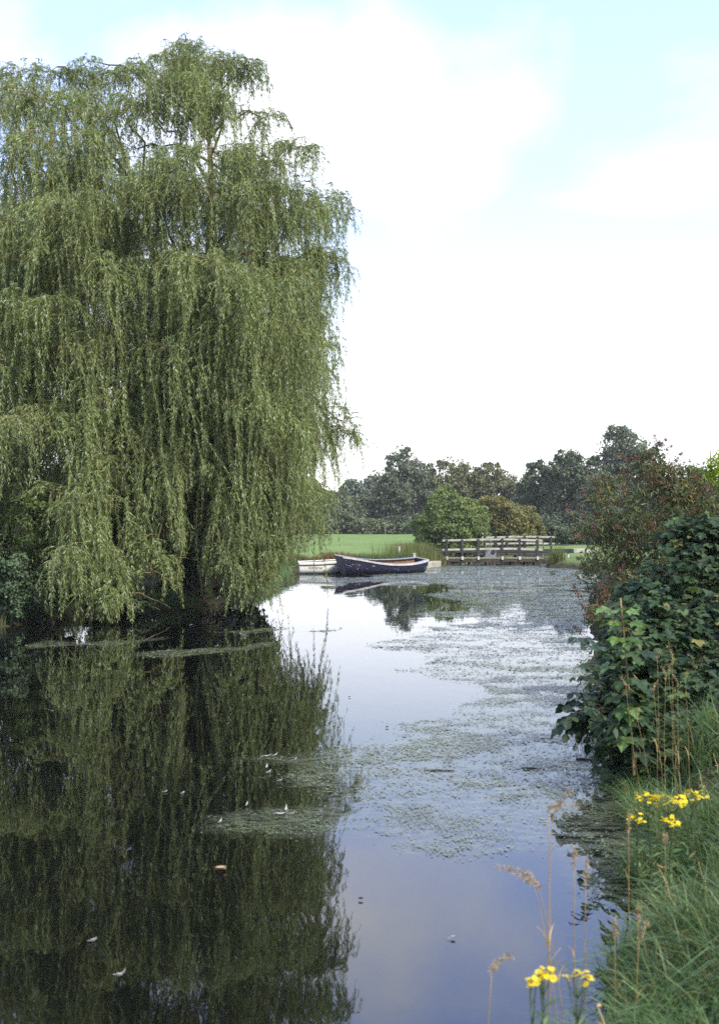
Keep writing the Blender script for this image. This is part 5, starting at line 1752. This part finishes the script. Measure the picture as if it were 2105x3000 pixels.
near, o0 = bridge('footbridge', 'dark timber footbridge with white rails and posts over the weir', BRY,
                  [[(1295, 1584), (1364, 1582), (1432, 1580.5), (1502, 1580.5), (1590, 1584)], [(1295, 1611), (1364, 1609.5), (1432, 1608), (1502, 1608), (1590, 1611)]],
                  [(1308, 1581), (1353, 1580), (1400, 1579), (1470, 1578), (1521, 1579), (1573, 1581)], rail_z(1638))
zd = rail_z(1637)
# deck planks across the bridge
nx2 = 34
xa, xb = bx(1300), bx(1592)
for q in range(nx2):
    x = xa + (xb - xa) * (q + 0.5) / nx2
    b = MB()
    b.box((x, BRY + 0.62, zd + 0.02 + 0.006 * (q % 3)), ((xb - xa) / nx2 - 0.018, 1.34, 0.05), rz=rng.normal(0, 0.004))
    obj('plank', b.mesh('plank', M['plank'], False, o0), near)
for yy in (0.0, 1.2):
    b = MB()
    b.beam((xa - 0.3, BRY + yy + 0.03, zd - 0.11), (xb + 0.3, BRY + yy + 0.03, zd - 0.11), 0.14, 0.18)
    obj('deck_beam', b.mesh('deck_beam', M['wet_wood'], False, o0), near)
# rear railing of the near bridge has only dark posts
for px in (1308, 1353, 1400, 1470, 1521, 1573):
    for yy in (1.22,):
        pass
for (px, w) in ((1318, 0.28), (1333, 0.14), (1340, 0.12), (1376, 0.13), (1500, 0.15), (1541, 0.15), (1552, 0.13)):
    for yy in (0.12, 1.1):
        b = MB()
        b.box((bx(px) + rng.normal(0, 0.02), BRY + yy, (zd - 0.2 - 0.8) / 2), (w, 0.16, zd - 0.2 + 0.8))
        obj('pile', b.mesh('pile', M['wet_wood'], False, o0), near)
for (p0, p1, nm) in ((1422, 1452, 'centre_pier'), (1564, 1582, 'end_pier'), (1297, 1316, 'end_pier')):
    b = MB()
    for q in range(3):
        xx = bx(p0) + (bx(p1) - bx(p0)) * (q + 0.5) / 3
        b.box((xx, BRY + 0.55, (zd - 0.2 - 0.9) / 2), ((bx(p1) - bx(p0)) / 3 - 0.02, 1.25, zd - 0.2 + 0.9))
    obj(nm, b.mesh(nm, M['wet_wood'], False, o0), near)

far, o1 = bridge('lock_walkway', 'second white railed walkway with dark posts behind the footbridge', 77.0,
                 [[(1411, 1575), (1509, 1572.5), (1560, 1572.5), (1624, 1573.5)], [(1411, 1594), (1509, 1592), (1560, 1592), (1624, 1593)]],
                 [(1419, 1572), (1451, 1571), (1485, 1570), (1536, 1570), (1574, 1571), (1613, 1572)], rail_z(1626, 77), feet=False)
b = MB()
b.beam((bx(1400, 77), 77.3, rail_z(1624, 77)), (bx(1630, 77), 77.3, rail_z(1624, 77)), 0.6, 0.16)
obj('walk_board', b.mesh('walk_board', M['wet_wood'], False, o1), far)
for px in (1411, 1510, 1622):
    b = MB()
    b.box((bx(px, 77), 77.3, rail_z(1626, 77) / 2 - 0.4), (0.2, 0.3, rail_z(1626, 77) + 0.8))
    obj('pile', b.mesh('pile', M['wet_wood'], False, o1), far)

# balance beams of the lock gates, white at the ends
def balance(label, pa, pb, Y, white_to, flip):
    c = np.array((bx((pa + pb) / 2, Y), Y, rail_z(1614, Y)))
    t = thing('balance_beam', label, 'lock beam', c, 'balance beams of the lock gates')
    b = MB()
    xa_, xb_ = bx(pa, Y), bx(pb, Y)
    b.beam((xa_, Y, c[2]), (xb_, Y, c[2]), 0.30, 0.27)
    obj('beam', b.mesh('beam', M['black_wood'], False, c), t)
    b = MB()
    xe, xw = (xb_, bx(white_to, Y)) if flip else (xa_, bx(white_to, Y))
    b.beam((min(xe, xw), Y, c[2]), (max(xe, xw), Y, c[2]), 0.31, 0.28)
    obj('white_end', b.mesh('white_end', M['rail_white'], False, c), t)
    b = MB()
    px_ = bx(pb - 82 if flip else pa + 30, Y)
    b.box((px_, Y, c[2] / 2 - 0.1), (0.12, 0.14, c[2] - 0.05))
    obj('prop', b.mesh('prop', M['white_post' if flip else 'black_wood'], False, c), t)


balance('black balance beam with white end running right from the lock', 1440, 1745, 72.6, 1677, True)
balance('black balance beam poking out left of the footbridge', 1249, 1430, 72.0, 1252, False)

# paddle gear between the rails
c = at(1435, 1632, 70.4)
g = thing('paddle_gear', 'grey sloping paddle gear housing standing at middle of the footbridge', 'lock gear', (c[0], 70.4, zd))
og = np.array((c[0], 70.4, zd))
b = MB()
h_ = rail_z(1608, 70.4) - zd
pr = np.array([(-0.36, 0), (0.36, 0), (0.34, h_), (-0.02, h_), (-0.26, h_ * 0.55)])
v = np.vstack([np.column_stack([pr[:, 0], np.full(5, -0.18), pr[:, 1]]), np.column_stack([pr[:, 0], np.full(5, 0.18), pr[:, 1]])])
b.add(v, np.array([(i_, (i_ + 1) % 5, 5 + (i_ + 1) % 5, 5 + i_) for i_ in range(5)]))
n0 = b.n - 10
b.f3.append(np.array([(0, 1, 2), (0, 2, 3), (0, 3, 4), (5, 7, 6), (5, 8, 7), (5, 9, 8)]) + n0)
b.m3.append(np.zeros(6))
obj('housing', b.mesh('housing', M['steel']), g)
b = MB()
b.beam((0.42, 0.05, -0.1), (0.42, 0.05, h_ + 0.35), 0.09, 0.09, up=(0, 1, 0))
obj('rack_post', b.mesh('rack_post', M['black_wood']), g)
b = MB()
b.beam((-0.30, 0.0, h_ * 0.5), (0.12, 0.0, h_ + 0.55), 0.06, 0.06, up=(0, 1, 0))
obj('stay', b.mesh('stay', M['grey_wood']), g)
b = MB()
b.tube([(0.18, -0.19, h_ * 0.7), (0.18, -0.24, h_ * 0.7)], 0.13, 12)
obj('cog', b.mesh('cog', M['black_paint']), g)

# wire between the walkway and the bank, small bollard on the lawn
b = MB()
b.tube([at(1590, 1600, 74), at(1660, 1596, 74), at(1720, 1596, 74)], 0.014, 5)
b.box((at(1720, 1596, 74)[0], 74, 0.75), (0.08, 0.08, 1.3))
b.box((at(1590, 1600, 74)[0], 74, 0.7), (0.08, 0.08, 1.2))
obj('wire_rail', b.mesh('wire_rail', M['grey_wood']), label='thin wire handrail right of the footbridge above the black beam', cat='rail')
bc = at(1627, 1637, 68.0)
zb = gz_at(bc[0], 68.0)
b = MB()
b.tube([(bc[0], 68, zb - 0.1), (bc[0], 68, zb + 0.12), (bc[0], 68, zb + 0.26)], [0.10, 0.08, 0.08], 10)
b.tube([(bc[0], 68, zb + 0.26), (bc[0], 68, zb + 0.34)], [0.15, 0.14], 10)
obj('mooring_bollard', b.mesh('mooring_bollard', M['black_paint'], False), label='small black mooring bollard on the lawn right of bridge', cat='bollard')

# stone quay left of the bridge
q0 = thing('stone_quay', 'low pale stone quay edge left of the footbridge', 'quay', (4.0, 65, 0))
for q in range(7):
    a = np.array((3.35 + q * 0.20, 63.0 + q * 0.62, 0))
    b = MB()
    b.box(a + (0, 0, 0.10 + 0.02 * (q % 2)), (0.62 + 0.05 * rng.random(), 0.42, 0.46), rz=math.atan2(0.62, 0.20) + rng.normal(0, 0.03))
    obj('stone', b.mesh('stone', M['stone'], False, (4.0, 65, 0)), q0)
for q in range(4):
    b = MB()
    b.box((2.3 + q * 0.34 - 0.3, 62.35 + q * 0.13, 0.05), (0.32, 0.3, 0.3), rz=0.3 + rng.normal(0, 0.05))
    obj('stone', b.mesh('stone', M['stone'], False, (4.0, 65, 0)), q0)

# ================================================================== small things afloat
def feather(label, px, py, L, ang, lift, group='white feathers afloat'):
    p = on_water(px, py)
    L, lift = L * 0.55, lift * 0.45
    b = MB()
    s = np.linspace(0, 1, 8)
    d = np.array((math.cos(ang), math.sin(ang), 0))
    sd_ = np.array((-math.sin(ang), math.cos(ang), 0))
    mid = d * (s[:, None] - 0.5) * L + np.array((0, 0, 1)) * (0.008 + lift * L * (2 * (s - 0.35)) ** 2)[:, None]
    w = L * 0.16 * np.sin(np.clip(s * 1.05, 0, 1) * math.pi) ** 0.7 + 0.002
    rows = [mid - sd_ * w[:, None] + (0, 0, 0.010), mid, mid + sd_ * w[:, None] + (0, 0, 0.010)]
    loft(b, rows)
    b.tube(np.vstack([mid[0] - d * 0.02, mid]), 0.0018, 4, cap=False)
    obj('feather', b.mesh('feather', M['feather'], True), label=label, cat='feather', group=group, loc=tuple(p))


FE = [('curled white feather at the tip of upper weed tongue', 783, 2219, 0.17, 0.1, 0.35), ('white feather just right of the curled one on upper tongue', 806, 2216, 0.10, 0.6, 0.6), ('upright white feather left on upper tongue', 781, 2252, 0.09, 1.4, 0.9),
      ('tiny white feather below the upright one', 789, 2265, 0.07, 0.8, 0.7), ('tiny white feather lone on middle of weed tongue', 822, 2290, 0.06, 0.3, 0.6), ('white feather right of the upper tongue feathers', 866, 2228, 0.06, 1.0, 0.9),
      ('long curved white feather on lower weed tongue', 826, 2389, 0.20, -0.1, 0.30), ('upright white feather rising behind the long curved one', 838, 2378, 0.10, 1.5, 1.0), ('small white feather at right end of the curved one', 856, 2388, 0.08, 0.2, 0.6),
      ('white feather on dark water above the lower tongue', 723, 2362, 0.07, 1.3, 0.9), ('white feather at left tip of the lower tongue', 646, 2412, 0.08, 1.1, 0.8), ('white feather on dark water near bottom left', 275, 2760, 0.06, 0.3, 0.5),
      ('curved white feather at the bottom edge left', 355, 2862, 0.08, 0.2, 0.9), ('white fleck of feather on black reflection left', 486, 2322, 0.05, 0.4, 0.3), ('white fleck of feather right of the left one on black reflection', 537, 2326, 0.05, 0.9, 0.3),
      ('pale feather on the blue water below weed', 1326, 2752, 0.05, 0.2, 0.3), ('white feather floating near ivy reflection high', 635, 1895, 0.12, 0.3, 0.5), ('white feather on the dull patch left end', 490, 1908, 0.12, 0.5, 0.5),
      ('white fleck under the hanging strands near bank', 740, 1830, 0.14, 0.2, 0.2), ('white fleck left of ivy reflection near bank', 560, 1832, 0.14, 0.6, 0.2)]
for f_ in FE:
    feather(*f_)
# tan curled leaf and other drift
def curl_leaf(label, px, py, L, ang, mat='dead_leaf', cat='leaf'):
    p = on_water(px, py)
    b = MB()
    s = np.linspace(-0.5, 0.5, 8)
    d = np.array((math.cos(ang), math.sin(ang), 0))
    sd_ = np.array((-math.sin(ang), math.cos(ang), 0))
    w = L * 0.30 * np.sqrt(np.clip(1 - (2 * s) ** 2, 0.01, 1))
    mid = d * s[:, None] * L + (0, 0, 0.01)
    loft(b, [mid - sd_ * w[:, None] + (0, 0, 0.035 * L / 0.12), mid - sd_ * 0.5 * w[:, None] + (0, 0, 0.008), mid, mid + sd_ * 0.5 * w[:, None] + (0, 0, 0.008), mid + sd_ * w[:, None] + (0, 0, 0.04 * L / 0.12)])
    obj('drifting_leaf', b.mesh('drifting_leaf', M[mat], True), label=label, cat=cat, loc=tuple(p))


curl_leaf('tan curled dead leaf floating on the black willow reflection', 647, 2553, 0.075, 0.15)
curl_leaf('dark curled leaf drifting in the middle of blue water', 1056, 2638, 0.03, -0.3, 'stick')
curl_leaf('small dark leaf drifting beside pale open water', 1023, 2044, 0.03, 0.2, 'stick')
curl_leaf('dark scrap floating at the upper edge of weed', 1133, 2133, 0.035, 0.2, 'stick')


def stick(label, px0, py0, px1, py1, r):
    a, c = on_water(px0, py0), on_water(px1, py1)
    b = MB()
    b.tube(branch_pts(a + (0, 0, r * 0.4), c + (0, 0, r * 0.5), (0, 0, r), 7, 0.03), np.linspace(r, r * 0.6, 7), 6)
    obj('floating_stick', b.mesh('floating_stick', M['stick'], True), label=label, cat='stick', group='sticks afloat among the weed')


stick('short dark log floating in front of the lawn right of bridge', 1611, 1684, 1626, 1684, 0.07)
stick('long thin dark stick lying across the far weed', 1560, 1718, 1640, 1718, 0.03)
stick('dark stick floating beside the bush base at right', 1686, 2228, 1738, 2231, 0.018)
stick('brown stick half sunk in weed right of middle', 1530, 2253, 1582, 2256, 0.013)
stick('short dark twig poking from the edge of far weed', 1340, 1774, 1345, 1768, 0.03)
stick('reddish twig lying in the lower weed near centre', 1240, 2258, 1330, 2259, 0.010)

print('TRI', TRI, sum(TRI.values()))
tot = sum(sum(len(p.vertices) - 2 for p in me.polygons) for me in bpy.data.meshes if len(me.polygons) < 20000)
print('objects', len(bpy.data.objects))

# ================================================================== thin summer haze over the whole place
b = MB()
b.v.append(np.array([(x, y, z) for x in (-950, 950) for y in (-250, 1550) for z in (-2.2, 24.0)], float))
b.r.append(np.zeros(8))
b.f4.append(np.array([(0, 1, 3, 2), (4, 6, 7, 5), (0, 4, 5, 1), (2, 3, 7, 6), (0, 2, 6, 4), (1, 5, 7, 3)]))
b.m4.append(np.zeros(6))
hm = bpy.data.materials.new('haze')
hm.use_nodes = True
hm.node_tree.nodes.clear()
ho = hm.node_tree.nodes.new('ShaderNodeOutputMaterial')
hv = hm.node_tree.nodes.new('ShaderNodeVolumePrincipled')
hv.inputs['Color'].default_value = (0.93, 0.95, 0.97, 1)
hv.inputs['Density'].default_value = 0.00022
hm.node_tree.links.new(hv.outputs[0], ho.inputs['Volume'])
obj('haze', b.mesh('haze', hm), kind='stuff')
